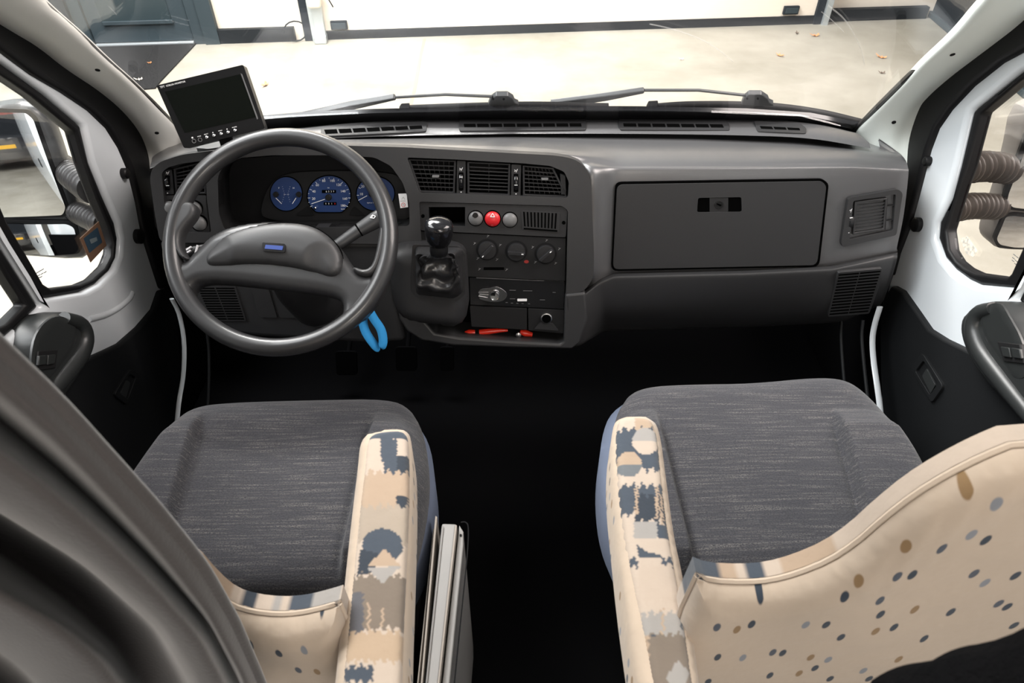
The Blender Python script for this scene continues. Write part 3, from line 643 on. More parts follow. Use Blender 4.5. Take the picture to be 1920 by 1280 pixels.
# knee panel under the fascia
FK = Frame(FD.P(0, 0, -.012), FD.u, FD.v)
slab('knee_panel', FK, [(296, 452), (778, 452), (778, 500), (745, 560), (760, 640), (700, 645), (600, 640), (470, 632), (380, 618), (340, 575), (312, 520)], MT['dash2'], D, top=0, bot=-.03, bevel=.012, seg=4)
for x in (385, 525):
    bm = bmesh.new(); strip_bm(bm, FK, (x, 456), (x + 3, 470), .0016, -.001, .0004); fin(bm, 'panel_gap', MT['black'], D)
for q in ([(470, 536), (502, 537), (520, 596), (486, 595)], [(508, 538), (545, 541), (562, 596), (525, 596)]):
    slab('fuse_cover', FK, fil(q, 4), MT['dash2'], D, top=.004, bot=-.002, bevel=.002)
def slots(name, fr, q, n, mat, parent, gap=.45, n1=.0006, two=None, bot=-.002):
    """dark slots between two sides of a quad, as one grille insert"""
    bm = bmesh.new()
    for i in range(n):
        t0, t1 = (i + .5 - gap / 2) / n, (i + .5 + gap / 2) / n
        for s0, s1 in (two or [(0, 1)]):
            pts = [bil([(*p, 0) for p in q], s0, t0), bil([(*p, 0) for p in q], s1, t0), bil([(*p, 0) for p in q], s1, t1), bil([(*p, 0) for p in q], s0, t1)]
            plate(bm, fr, [fr.uv(p[0], p[1], n1) for p in pts], n1, bot)
    return fin(bm, name, mat, parent, 0)
g = slab('speaker_grille', FK, fil([(366, 534), (440, 534), (462, 602), (400, 602), (372, 565)], 4), MT['dash2'], D, top=.003, bot=-.004, bevel=.002)
slots('grille_slots', FK, [(370, 538), (438, 538), (458, 600), (398, 600)], 13, MT['black'], g, n1=.0036, two=[(0, .46), (.5, 1)])
# instruments
FC = FD.off(-.060)
slab('hood_lining', FD.off(-.058), fil([(405, 300), (640, 285), (720, 290), (770, 340), (772, 440), (400, 440)], 8), MT['matte'], D, top=-.004, bot=-.008)
def tunnel(name, hole, n0, n1, mat, parent, fr=FD, flare=1.0, thick=.002):
    q = polyres([(*fr.uv(x, y, n0), 0) for x, y in hole], 72, True); c = sum(q, Vector()) / len(q)
    r0 = [fr.P(p.x, p.y, n0 - .002) for p in q]; r1 = [fr.P(c.x + (p.x - c.x) * flare, c.y + (p.y - c.y) * flare, n1) for p in q]
    bm = bmesh.new(); grid(bm, [r0, r1], True); return fin(bm, name, mat, parent, 50, thick=thick)
tunnel('hood_wall', H2, 0, -.065, MT['matte'], D)
clus = slab('instrument_cluster', FC, chaikin([(486, 400), (500, 350), (530, 325), (590, 320), (700, 320), (760, 330), (775, 380), (770, 418), (640, 420), (560, 418), (500, 412)], 2), MT['panel'], D, top=.004, bot=-.02, bevel=.003)
cluster_text = []
def gauge(q, hole=None):
    s = slab('gauge_ring', FC, q, MT['black'], clus, top=.006, bot=0, bevel=.001)
    c = (sum(p[0] for p in q) / len(q), sum(p[1] for p in q) / len(q))
    return slab('gauge_dial', FC, [(c[0] + (x - c[0]) * .95, c[1] + (y - c[1]) * .95) for x, y in q], MT['blue'], clus, top=.0065, bot=.004)
def cut(q, yb): return [(x, min(y, yb)) for x, y in q]
g1_ = gauge(ell(536.5, 363.5, 31, 33, 40)); g2_ = gauge(cut(ell(617, 367, 42, 39, 48), 399)); g3_ = gauge(ell(704, 363, 37, 33, 48))
def bar(bm, fr, a, b, w0, n0, n1): strip_bm(bm, fr, a, b, w0, n0, n1)
bm = bmesh.new(); cx, cy = 617, 370
for k in range(19):
    a = math.radians(208 - k * (208 + 28) / 18); major = k % 2 == 0
    r0, r1 = (35.5, 40) if major else (38, 40)
    bar(bm, FC, (cx + r0 * math.cos(a), cy - r0 * .93 * math.sin(a)), (cx + r1 * math.cos(a), cy - r1 * .93 * math.sin(a)), .0009, .0062, .0070)
fin(bm, 'gauge_marks', MT['white'], clus, 0); bm = bmesh.new(); cx3, cy3 = 704, 366
for k in range(4):
    a = math.radians(180 - k * 26)
    bar(bm, FC, (cx3 + 31 * math.cos(a), cy3 - 29 * math.sin(a)), (cx3 + 35 * math.cos(a), cy3 - 33 * math.sin(a)), .0009, .0062, .0070)
fin(bm, 'gauge_marks', MT['white'], clus, 0); bm = bmesh.new()
for i in range(8):
    for s_ in (-1, 1):
        x = 536.5 + s_ * (3 + abs(i - 3.5) * 1.2); y = 350 + i * 4
        bar(bm, FC, (x - .5, y), (x + .5, y), .0006, .0062, .0068)
bar(bm, FC, (532, 364.5), (536, 364.5), .0005, .0062, .0070); bar(bm, FC, (538, 364.5), (542, 364.5), .0005, .0062, .0070)
fin(bm, 'gauge_marks', MT['white'], clus, 0)
for grp_ in ([('20', 588, 372.5, .0072), ('40', 588.5, 359, .0072), ('60', 595, 347, .0072), ('80', 607, 339, .0072), ('100', 623, 339, .0072), ('120', 635, 346.5, .0072), ('140', 643, 358.5, .0072),
    ('160', 646.5, 372.5, .0072), ('180', 643, 385.5, .0072), ('km/h', 643, 391.8, .0038), ('km', 616, 352, .003)], [('10', 677.5, 364, .0075), ('20', 680, 349.5, .0075), ('rpm x 100', 696, 380, .0042)],
    [('F', 523, 352.5, .005)], [('H', 550.5, 352.5, .005)]):
    text('gauge_numerals', grp_, FC, MT['white'], clus, .0068)
for a_, b_ in (((609, 373.5), (584, 382)), ((688, 367), (672, 375.5)), ((517, 371), (528, 382)), ((555, 371), (548, 382))):
    bm = bmesh.new(); bar(bm, FC, a_, b_, .0012, .011, .0118); fin(bm, 'gauge_needle', MT['white'], clus, 0)
for x, y, r in ((615.5, 370.5, .0065), (697, 364, .0065), (516.5, 365, .0055), (559.5, 365, .0055)):
    u, v = FC.uv(x, y, .012); lathe('needle_hub', FC.P(u, v, .006), FC.n, [(r, 0), (r, .006), (r * .8, .0075)], MT['panel'], clus, 20)
slab('odometer_window', FC, rect(603.5, 356, 630, 362), MT['black'], clus, top=.0069, bot=.006); slab('odometer_window', FC, rect(607, 379, 631, 384.6), MT['black'], clus, top=.0069, bot=.006)
text('odometer_digits', [('6', 612, 359, .0052), ('5', 616.5, 359, .0052), ('3', 621, 359, .0052), ('9', 625.5, 359, .0052)], FC, MT['white'], clus, .0071)
text('trip_digits', [('0', 611, 381.8, .0048), ('0', 616.5, 381.8, .0048), ('1', 622, 381.8, .0048)], FC, MT['white'], clus, .0071)
text('odometer_red_digit', [('8', 628, 381.8, .0048)], FC, MT['red'], clus, .0071)
u, v = FC.uv(591, 389.5, .01); lathe('trip_knob', FC.P(u, v, .006), FC.n, [(.003, 0), (.003, .008), (.002, .009)], MT['chrome'], clus, 14)
slab('warning_lamp_window', FC, fil([(570, 391), (577, 385), (590, 404), (556, 404), (556, 400)], 3), MT['matte'], clus, top=.0055, bot=.002, bevel=.0006)
slab('warning_lamp_window', FC, fil([(664, 386), (686, 404), (655, 404), (657, 396)], 3), MT['matte'], clus, top=.0055, bot=.002, bevel=.0006)
# small sticker on the fascia edge
stk = slab('reminder_sticker', FD, [(745, 366), (761, 365.5), (763.5, 391), (749, 393)], MT['white'], None, top=.0006, bot=-.001)
stk.location = FD.n * -.012; tag(stk, 'small white sticker with red circle at right edge of the instruments', 'sticker')
bm = bmesh.new()
o_ = FD.off(-.012)
for i in range(20):
    a0, a1 = 2 * math.pi * i / 20, 2 * math.pi * (i + 1) / 20
    strip_bm(bm, o_, (756 + 3.6 * math.cos(a0), 384 + 3.6 * math.sin(a0)), (756 + 3.6 * math.cos(a1), 384 + 3.6 * math.sin(a1)), .0008, .0005, .0011)
fin(bm, 'prohibition_ring', MT['red'], stk, 0)
bm = bmesh.new(); strip_bm(bm, o_, (750, 377), (760, 376.6), .0004, .0005, .0010); strip_bm(bm, o_, (753, 374), (756, 369), .0004, .0005, .0010); strip_bm(bm, o_, (756, 369), (759, 374), .0004, .0005, .0010); text_bm(bm, '130', o_, 756, 384, .0022, .0009)
fin(bm, 'sticker_marks', MT['panel'], stk, 0, weld=False)
# ------------------------------------------------------------------ air vents
def louvre(parent, fr, q, nh, nv, n, mat=None, name='vent', frame=.004, depth=.03, lab=None, tilt=0, sw=.0011, sd=.012):
    """q: picture quad tl, tr, br, bl. frame, horizontal slats, upright vanes"""
    mat = mat or MT['vent']
    Q = [Vector((*fr.uv(x, y, n), 0)) for x, y in q]
    c = sum(Q, Vector()) / 4
    inn = [p + (c - p).normalized() * frame * 1.35 for p in Q]
    bm = bmesh.new(); plate(bm, fr, [tuple(p[:2]) for p in Q][::-1], n, n - depth, [[tuple(p[:2]) for p in inn][::-1]])
    root = fin(bm, name, mat, parent, 30, bevel=.001, seg=2)
    if lab: root['label'] = lab
    bm = bmesh.new()
    for i in range(1, nh + 1):
        t = i / (nh + 1); a, b = bil(inn, 0, t), bil(inn, 1, t); w = sw
        vs = []
        for p in (a, b):
            for dv, dn in ((w, -.002), (-w, -.002), (-w - tilt, -sd), (w - tilt, -sd)): vs.append(bm.verts.new(fr.P(p.x, p.y + dv, n + dn)))
        for f in ((0, 1, 5, 4), (1, 2, 6, 5), (2, 3, 7, 6), (3, 0, 4, 7)): bm.faces.new([vs[k] for k in f])
    fin(bm, 'slats', mat, root, 0)
    if nv:
        bm = bmesh.new()
        for i in range(1, nv + 1):
            s_ = i / (nv + 1); a, b = bil(inn, s_, 0), bil(inn, s_, 1); w = .0008; vs = []
            for p in (a, b):
                for du, dn in ((w, -.013), (-w, -.013), (-w, -.024), (w, -.024)): vs.append(bm.verts.new(fr.P(p.x + du, p.y, n + dn)))
            for f in ((0, 1, 5, 4), (1, 2, 6, 5), (2, 3, 7, 6), (3, 0, 4, 7)): bm.faces.new([vs[k] for k in f])
        fin(bm, 'vanes', mat, root, 0)
    return root
def wheelpanel(parent, fr, q, cx, cy, wl, n, markup, dot, ymark):
    p = slab('vent_control_panel', fr, fil(q, 2), MT['vent'], parent, top=n, bot=n - .02, bevel=.0015)
    x0, x1 = cx - 4.5, cx + 4.5
    slab('wheel_slot', fr, fil(rect(x0, cy - wl - 2, x1, cy + wl + 2), 1.5), MT['black'], p, top=n + .0004, bot=n - .002)
    u, v = fr.uv(cx, cy, n); r = wl * .00125
    lathe('thumbwheel', fr.P(u, v, n - r * .62) - fr.u * .0032, fr.u, [(r * .96, 0), (r, .001), (r, .0054), (r * .96, .0064)], MT['gloss'], p, 32)
    bm = bmesh.new(); strip_bm(bm, fr, (cx - 3, cy + ymark), (cx + 3, cy + ymark), .0009, n + r * .36, n + r * .40)
    strip_bm(bm, fr, (cx - .9, dot), (cx + .9, dot), .0017, n, n + .0005)
    strip_bm(bm, fr, (cx - 3, markup + 2), (cx, markup - 1), .0007, n, n + .0005); strip_bm(bm, fr, (cx, markup + 3), (cx + 3, markup - 3), .0009, n, n + .0005); strip_bm(bm, fr, (cx - 3, markup - 2), (cx - 1, markup), .0007, n, n + .0005)
    fin(bm, 'vent_symbol', MT['white'], p, 0)
N = -.006
v1 = louvre(D, FD, [(765, 298), (855, 301), (853, 363), (785, 361)], 6, 7, N, tilt=.002)
v2 = louvre(D, FD, [(876, 303), (957, 307), (956, 367), (876, 364)], 7, 1, N, tilt=.002)
v3 = louvre(D, FD, [(980, 310), (1038, 314), (1064, 370), (980, 367)], 6, 7, N, tilt=.002)
wheelpanel(D, FD, [(857, 301), (873, 302), (873, 365), (856, 364)], 864.5, 340, 15, N, 317, 360, -8)
wheelpanel(D, FD, [(959, 308), (977, 309), (976, 369), (958, 368)], 967.5, 343, 15, N, 320, 363.5, 4)
for p, x, y in ((v1, 815, 331), (v3, 1020, 336)):
    slab('vent_tab', FD, rect(x - 5, y - 2, x + 8, y + 2), MT['grey'], p, top=N + .003, bot=N - .01, bevel=.001)
slab('vent_side_blade', FD, [(1050, 325), (1060, 328), (1062, 366), (1052, 366)], MT['vent'], v3, top=N - .001, bot=N - .012, bevel=.002)
lv = louvre(D, FD, [(325, 316), (386, 302), (387, 364), (329, 364)], 6, 5, N, tilt=.002)
wheelpanel(D, FD, [(304, 326), (311, 319), (322, 318), (326, 364), (304, 364)], 314, 343, 12, N, 324, 362, 5)
slab('switch_panel', FD, [(304, 366), (387, 366), (387, 376), (395, 436), (322, 436), (310, 390)], MT['dash'], D, top=-.008, bot=-.02, bevel=.002)
def knob(name, fr, px, py, rpx, n, mat, parent, dome=.6, lab=None, col2=None):
    u, v = fr.uv(px, py, n); u2, _ = fr.uv(px + rpx, py, n); r = u2 - u
    prof = [(r * 1.12, 0), (r * 1.12, .001), (r, .0015)] + [(r * math.cos(a), .0015 + r * dome * math.sin(a)) for a in np.linspace(.15, 1.5, 8)]
    slab('knob_well', fr, ell(px, py, rpx * 1.12, rpx * 1.12, 32), MT['black'], parent, top=n + .0004, bot=n - .002)
    o = lathe(name, fr.P(u, v, n), fr.n, prof[2:], mat, parent, 32)
    if lab: o['label'] = lab
    return o
knob('light_switch', FD, 374, 418, 14, -.008, MT['grey'], D, lab='grey domed switch nearest the instruments')
knob('light_switch', FD, 365, 391, 14, -.008, MT['grey'], D); knob('light_switch', FD, 320, 389, 13, -.008, MT['grey'], D)
# ------------------------------------------------------------------ centre switch, heater and tray stack
SPn = -.004
sp = slab('centre_switch_panel', FD, fil([(787, 379), (1057, 387), (1064, 396), (1061, 445), (789, 432)], 4), MT['dash2'], D, top=SPn, bot=SPn - .02, holes=[rect(804, 388, 872, 424)], bevel=.0018)
slab('cubby_back', FD, rect(800, 384, 876, 428), MT['black'], sp, top=-.05, bot=-.055)
tunnel('cubby_wall', rect(804, 388, 872, 424), SPn, -.05, MT['panel'], sp)
knob('centre_button', FD, 892, 409, 13.5, SPn, MT['grey'], D, lab='grey round button marked with a pictogram')
hz = knob('centre_button', FD, 923.5, 410, 14.5, SPn, MT['red'], D, lab='red round hazard warning button')
knob('centre_button', FD, 956, 412, 13.5, SPn, MT['grey'], D, lab='plain grey round button')
FN = FD.off(SPn + .0125)
bm = bmesh.new()
a, b, c = (919.5, 406.5), (927.5, 406.5), (923.5, 400)
for p, q in ((a, b), (b, c), (c, a)): strip_bm(bm, FN, p, q, .0012, -.002, .0005)
fin(bm, 'hazard_triangle', MT['white'], hz, 0)
slab('button_cap', FN, ell(891, 404, 5.5, 4.5, 18), MT['gloss'], sp, top=-.0002, bot=-.004)
slab('hazard_lens', FD.off(SPn + .009), ell(923, 421, 2.6, 2.4, 14), M('dark_red', (.25, .01, .01), .4), sp, top=0, bot=-.006)
gq = [(979, 397), (1046, 400), (1044, 429), (981, 424)]
gr = slab('centre_grille', FD, fil([(977, 395), (1050, 399), (1049, 436), (979, 430)], 2), MT['dash2'], sp, top=SPn + .002, bot=SPn - .002, bevel=.0008)
bm = bmesh.new()
for i in range(10):
    t0, t1 = (i + .28) / 10, (i + .72) / 10; Q = [Vector((*p, 0)) for p in gq]
    pts = [bil(Q, t0, 0), bil(Q, t1, 0), bil(Q, t1, 1), bil(Q, t0, 1)]; plate(bm, FD, [FD.uv(p.x, p.y, SPn + .0026) for p in pts], SPn + .0026, SPn)
plate(bm, FD, [FD.uv(x, y, SPn + .0026) for x, y in [(982, 427), (1045, 431.5), (1045, 434.5), (982, 430)]], SPn + .0026, SPn); fin(bm, 'grille_slots', MT['black'], gr, 0)
for x, y in ((793, 405), (1057, 417.5)):
    slab('screw_hole', FD, ell(x, y, 3.4, 3.6, 16), MT['black'], sp, top=SPn + .0005, bot=SPn - .001)
HPn = -.007
hp = slab('heater_panel', FD, [(789, 433.5), (1061, 446.5), (1060, 527), (880, 519), (790, 515)], MT['panel'], D, top=HPn, bot=HPn - .02, bevel=.0012)
def heater_knob(px, py, rot, mk):
    u, v = FD.uv(px, py, HPn); r = .0195
    slab('dial_ring', FD, ell(px, py, 21, 20, 36), MT['matte'], hp, top=HPn + .0012, bot=HPn)
    k = lathe('heater_dial', FD.P(u, v, HPn), FD.n, [(r, 0), (r * .98, .007), (r * .93, .009), (r * .5, .0095)], MT['vent'], D, 36)
    du, dv = math.cos(rot), math.sin(rot); mu_, mv = -dv, du
    bm = bmesh.new()
    q = [(u + du * a * r * .95 + mu_ * b * .0035, v + dv * a * r * .95 + mv * b * .0035) for a, b in ((-1, -1), (1, -1), (1, 1), (-1, 1))]
    plate(bm, FD, q, HPn + .017, HPn + .008); fin(bm, 'dial_grip', MT['vent'], k, 30, bevel=.0022, seg=3)
    q = [(u + du * (mk * (.66 + .11 * a)) * r + mu_ * b * .0009, v + dv * (mk * (.66 + .11 * a)) * r + mv * b * .0009) for a, b in ((-1, -1), (1, -1), (1, 1), (-1, 1))]
    if mk < 0: q = q[::-1]
    bm = bmesh.new(); plate(bm, FD, q, HPn + .0176, HPn + .0168); fin(bm, 'dial_pointer', MT['white'], k, 0)
heater_knob(913.5, 468, math.radians(47), -1); heater_knob(968, 471, math.radians(-5), 1); heater_knob(1023, 475, math.radians(42), 1)
bm = bmesh.new()
for x, y in ((915, 443), (890, 457), (938, 460), (896, 485), (932, 487), (1025, 451), (999, 464), (1049, 467), (1004, 492), (1042, 494), (899, 505), (950, 506)):
    s_ = .0011
    strip_bm(bm, FD, (x - 2.2, y + 1.5), (x + 2.2, y - 2), s_ * .7, HPn, HPn + .0006); strip_bm(bm, FD, (x - 1.5, y - 2.5), (x + 1, y - 1), s_ * .6, HPn, HPn + .0006)
fin(bm, 'heater_symbols', M('faint_mark', (.22, .22, .22), .6), hp, 0)
slab('heat_mark', FD, ell(987, 490.5, 4.5, 3, 14), M('faint_red', (.30, .02, .015), .6), hp, top=HPn + .0006, bot=HPn)
slab('slider_slot', FD, rect(907, 501, 945, 506), MT['black'], hp, top=HPn + .0006, bot=HPn)
# radio, a unit of its own
RN = FD.off(-.010)
rad = tag(slab('car_radio', RN, fil([(880, 520), (1059, 527), (1057, 579), (882, 571)], 2), MT['gloss'], None, top=0, bot=-.03, bevel=.0015), 'black single slot car radio with chrome knob below the heater dials', 'radio')
slab('radio_trim_line', RN, [(893, 519.8), (1020, 526), (1020, 527), (893, 521.3)], MT['grey'], rad, top=.0008, bot=-.001)
slab('knob_plate', RN, chaikin([(897, 541), (918, 540), (930, 536.5), (945, 543), (953, 553), (944, 565), (925, 567), (905, 563), (897, 560)], 2), M('smoked_chrome', (.25, .25, .26), .2, 1), rad, top=.002, bot=-.001, bevel=.001)
bm = bmesh.new()
strip_bm(bm, RN, (897, 548), (916, 548), .0008, .002, .0028); strip_bm(bm, RN, (897, 555), (914, 558), .0008, .002, .0028); strip_bm(bm, RN, (916, 553), (899, 552), .003, .002, .0024); fin(bm, 'plate_lines', MT['chrome'], rad, 0)
u, v = RN.uv(927.5, 556, .012); lathe('volume_knob', RN.P(u, v, .001), RN.n, [(.0105, 0), (.0105, .008), (.0095, .010), (.002, .009)], MT['chrome'], rad, 28)
slab('usb_cover', RN, fil(rect(970, 560.2, 988, 564.6), 1), MT['white'], rad, top=.001, bot=-.001)
bm = bmesh.new()
for x0, x1, y in ((955, 967, 544), (981, 998, 545), (956, 966, 560), (948, 952, 567), (958, 962, 568), (968, 972, 568.5), (978, 982, 569), (990, 994, 569.5), (1012, 1022, 562), (1036, 1042, 548)):
    strip_bm(bm, RN, (x0, y), (x1, y + .3), .0011, 0, .0006)
fin(bm, 'radio_keys', M('key_mark', (.09, .09, .09), .5), rad, 0)
slab('lower_pocket', FD, fil([(881, 574), (988, 579), (988, 618), (884, 612)], 2), MT['panel'], D, top=-.006, bot=-.03, bevel=.002)
lt = slab('lighter_panel', FD, fil([(990, 579), (1058, 582), (1056, 625), (991, 619)], 2), MT['panel'], D, top=-.006, bot=-.03, bevel=.002)
u, v = FD.uv(1024.5, 597, -.002); lathe('socket_ring', FD.P(u, v, -.007), FD.n, [(.0125, 0), (.0125, .006), (.0105, .007), (.0095, .002)], MT['steel'], lt, 30)
slab('socket_hole', FD, ell(1024.5, 597, 8.2, 8.2, 24), MT['black'], lt, top=-.0005, bot=-.004)
slab('socket_plinth', FD, fil([(1012, 605), (1036, 606), (1048, 620), (1001, 617)], 3), MT['dash2'], lt, top=-.002, bot=-.008, bevel=.002)
# lower tray
slab('tray_surround', FD, [(742, 560), (770, 583), (796, 602), (815, 625), (860, 633), (960, 640), (1050, 645), (1057, 640), (1060, 552), (1098, 548), (1102, 600), (1090, 640), (1072, 655), (960, 652), (850, 648), (790, 638), (762, 620), (748, 598)], MT['dash'], D, top=.004, bot=-.09, bevel=.005, seg=3)
slab('tray_floor', FD, [(800, 590), (1060, 596), (1060, 650), (800, 640)], MT['black'], D, top=-.085, bot=-.09)
tz = FD.off(-.03)
def lump(name, pts, rad, mat, label, cat, parts=None):
    o = tube(name, [tz.at(x, y, n) for x, y, n in pts], rad, mat, None, 12); return tag(o, label, cat)
t1 = lump('screwdriver', [(872, 624, .0), (880, 623, 0), (891, 623, 0)], [.004, .0075, .006], MT['redglow'], 'short red handle lying at the left of the dash tray', 'tool')
t2 = lump('tool_handle', [(899, 623, 0), (915, 621, 0), (935, 619.5, 0), (952, 619, 0)], [.007, .007, .005, .003], MT['redglow'], 'long tapering red handle in the middle of the dash tray', 'tool')
t3 = lump('torch', [(975, 622, .0), (984, 624, .0), (998, 627, 0)], [.005, .008, .005], MT['redglow'], 'red rounded item at the right of the dash tray', 'torch')
bm = bmesh.new(); 
u, v = tz.uv(972, 630, .014); lathe_bm(bm, tz.P(u, v, .006), tz.n, [(.002, -.006), (.006, -.003), (.007, 0), (.006, .004), (.002, .006)], 16)
tag(fin(bm, 'metal_bead', MT['steel']), 'small shiny metal ball beside the red items in the tray', 'ball')
# ------------------------------------------------------------------ gear console
gc = pillow('gear_console', FD, chaikin([(736, 458), (800, 456), (870, 458), (876, 500), (880, 612), (810, 606), (745, 594), (733, 540), (732, 490)], 2), MT['dash2'], D, base=.018, h=.035, r=.035, depth=.05, s=.008)
gl_ = thing('gear_lever', FD.at(822, 520, .05), 'gear lever with black leather gaiter and glossy black knob beside the steering wheel', 'gear lever')
FB = FD.off(.056)
slab('gaiter_frame', FB, fil([(773, 458), (862, 461), (873, 475), (872, 552), (856, 566), (778, 556), (770, 545)], 6), MT['leather'], gl_, top=.003, bot=-.002, bevel=.0015)
base_q = fil([(778, 462), (866, 464), (868, 548), (852, 560), (780, 552)], 8)
r0 = polyres([FB.at(x, y, .003) for x, y in base_q], 64, True)
col_ = Vector(FD.at(823, 476, .13)); kt = Vector(FD.at(823, 412, .165)); ax = (kt - col_).normalized()
ux = Vector((1, 0, 0)); vy = ax.cross(ux).normalized()
def ring(c, r, wob=0, ph=0, sq=1):
    o = []
    for p in r0:
        d = p - sum(r0, Vector()) / len(r0); a = math.atan2(d.dot(FB.v), d.dot(FB.u)); rr = r * (1 + wob * math.sin(4 * a + ph) + wob * .6 * math.sin(7 * a - ph * 2))
        o.append(c + ux * math.cos(a) * rr - vy * math.sin(a) * rr * sq)
    return o
# keep the same winding as the base ring
def mixr(a, b, t, k=0): return [p.lerp(q, t) + FB.n * k for p, q in zip(a, b)]
top_r = ring(col_, .017); 
if (top_r[16] - top_r[0]).dot(r0[16] - r0[0]) < 0: vy = -vy; top_r = ring(col_, .017)
def fold(r, amp, ph):
    c = sum(r, Vector()) / len(r); o = []
    for i, p in enumerate(r):
        a = 2 * math.pi * i / len(r); o.append(p + (p - c) * amp * (math.sin(5 * a + ph) + .6 * math.sin(9 * a + 2.1 * ph)))
    return o
rows = [r0, fold(mixr(r0, top_r, .10, .014), .02, 0), fold(mixr(r0, top_r, .28, .030), .09, .9), fold(mixr(r0, top_r, .42, .014), .13, 2.2), fold(mixr(r0, top_r, .56, .016), .11, 1.6), fold(mixr(r0, top_r, .72, .002), .15, 3.2), fold(mixr(r0, top_r, .88, .002), .10, 4.0), top_r, ring(col_ + ax * .012, .0165)]
bm = bmesh.new(); rr = [catmull([r[i] for r in rows], 30) for i in range(64)]; grid(bm, [[rr[i][j] for i in range(64)] for j in range(30)], True)
fin(bm, 'gaiter', MT['leather'], gl_, 80)
lathe('collar', col_ + ax * .004, ax, [(.017, 0), (.0175, .004), (.017, .022), (.014, .026)], MT['rubber'], gl_, 28)
kb_ = bmesh.new(); L_ = (kt - col_).length
lathe_bm(kb_, col_ + ax * .024, ax, [(.015, 0), (.021, .006), (.0245, .018), (.0262, .032), (.0262, .044), (.0245, .051), (.019, .0555), (.008, .057)], 32)
for v_ in kb_.verts:
    d = v_.co - (col_ + ax * .04); k = d.dot(vy); v_.co -= vy * k * .12
fin(kb_, 'gear_knob', MT['gloss'], gl_, 60)
# ------------------------------------------------------------------ passenger side
gb_ = slab('glovebox_gap', FG, fil([(1154, 342), (1544, 336), (1554, 345), (1536, 500), (1146, 508)], 12), MT['black'], D, top=.0045, bot=-.01)
lid = slab('glovebox_lid', FG, fil([(1157, 346), (1541, 339.5), (1549.5, 349), (1532, 497), (1149, 505)], 12), MT['dash'], D, top=.0065, bot=-.01, bevel=.0025, holes=[fil([(1309, 371), (1390, 369.5), (1391, 397), (1307, 398)], 4)])
slab('latch_recess', FG, rect(1304, 366, 1394, 402), MT['matte'], lid, top=-.006, bot=-.010)
la = slab('latch', FG, rect(1330, 370, 1366, 398), MT['dash2'], lid, top=.005, bot=-.006, bevel=.0015)
u, v = FG.uv(1348, 384, .006); lathe('lock_cylinder', FG.P(u, v, .004), FG.n, [(.0092, 0), (.0092, .003), (.0072, .0032), (.007, .002)], MT['panel'], la, 26)
slab('key_slot', FG, [(1344, 381), (1353, 384), (1351, 387), (1345, 384)], MT['black'], la, top=.0072, bot=.005)
for x in (1313, 1372):
    slab('finger_pull', FG, rect(x, 374, x + 13, 394), MT['panel'], lid, top=.0, bot=-.006, bevel=.002)
FV = FG.off(.004)
vs_ = slab('side_vent_surround', FV, fil([(1591, 371), (1684, 354), (1693, 362), (1681, 441), (1580, 463), (1577, 455)], 6), MT['dash'], D, top=.003, bot=-.02, bevel=.003, holes=[fil([(1600, 377), (1680, 364), (1674, 432), (1593, 449)], 4)])
slab('vent_void', FV, [(1598, 374), (1684, 362), (1678, 436), (1590, 452)], MT['black'], vs_, top=-.028, bot=-.03)
l4 = louvre(vs_, FV, [(1603, 378), (1664, 371), (1659, 431), (1599, 440)], 8, 0, .001, MT['dash'], tilt=.0, sw=.0015, sd=.003)
bm = bmesh.new()
for y in (387, 414): strip_bm(bm, FV, (1663, y), (1681, y - 3), .0012, -.012, .0)
strip_bm(bm, FV, (1664, 372), (1660, 431), .0014, -.012, .0); fin(bm, 'vent_ribs', MT['dash2'], vs_, 0)
u, v = FV.uv(1595.5, 417, .0); lathe('thumbwheel', FV.P(u, v, -.012) - FV.u * .004, FV.u, [(.0165, 0), (.0175, .001), (.0175, .007), (.0165, .008)], MT['vent'], vs_, 30)
bm = bmesh.new(); strip_bm(bm, FV, (1594, 409), (1599, 408), .0012, .004, .0062); strip_bm(bm, FV, (1593, 395), (1597, 393), .0008, .003, .0036); strip_bm(bm, FV, (1595, 398), (1598, 391), .0007, .003, .0036); strip_bm(bm, FV, (1591, 436.5), (1592.5, 436.2), .0014, .003, .0036)
fin(bm, 'vent_symbol', MT['white'], vs_, 0)
# speaker grille in the lower panel
sc_ = D; lower = [o for o in D.children if o.name.startswith('lower_panel')][0]
bpy.context.view_layer.update()
def on(o, px, py):
    d = ray(px, py).normalized(); k, loc, nor, _ = o.ray_cast(o.matrix_world.inverted() @ CAM, d); return (o.matrix_world @ loc) if k else None
ps = [on(lower, 1585, 520), on(lower, 1645, 515), on(lower, 1580, 578)]
FS = Frame(ps[0], ps[1] - ps[0], ps[0] - ps[2])
if FS.n.y > 0: FS = Frame(ps[0], ps[1] - ps[0], ps[2] - ps[0])
g = slab('speaker_grille', FS, fil([(1572, 511), (1655, 503), (1646, 545), (1630, 588), (1552, 594), (1560, 555)], 4), MT['dash'], D, top=.004, bot=-.006, bevel=.002)
slots('grille_slots', FS, [(1574, 513), (1652, 506), (1627, 586), (1555, 592)], 14, MT['black'], g, n1=.0046, two=[(0, .48), (.51, 1)], gap=.42)
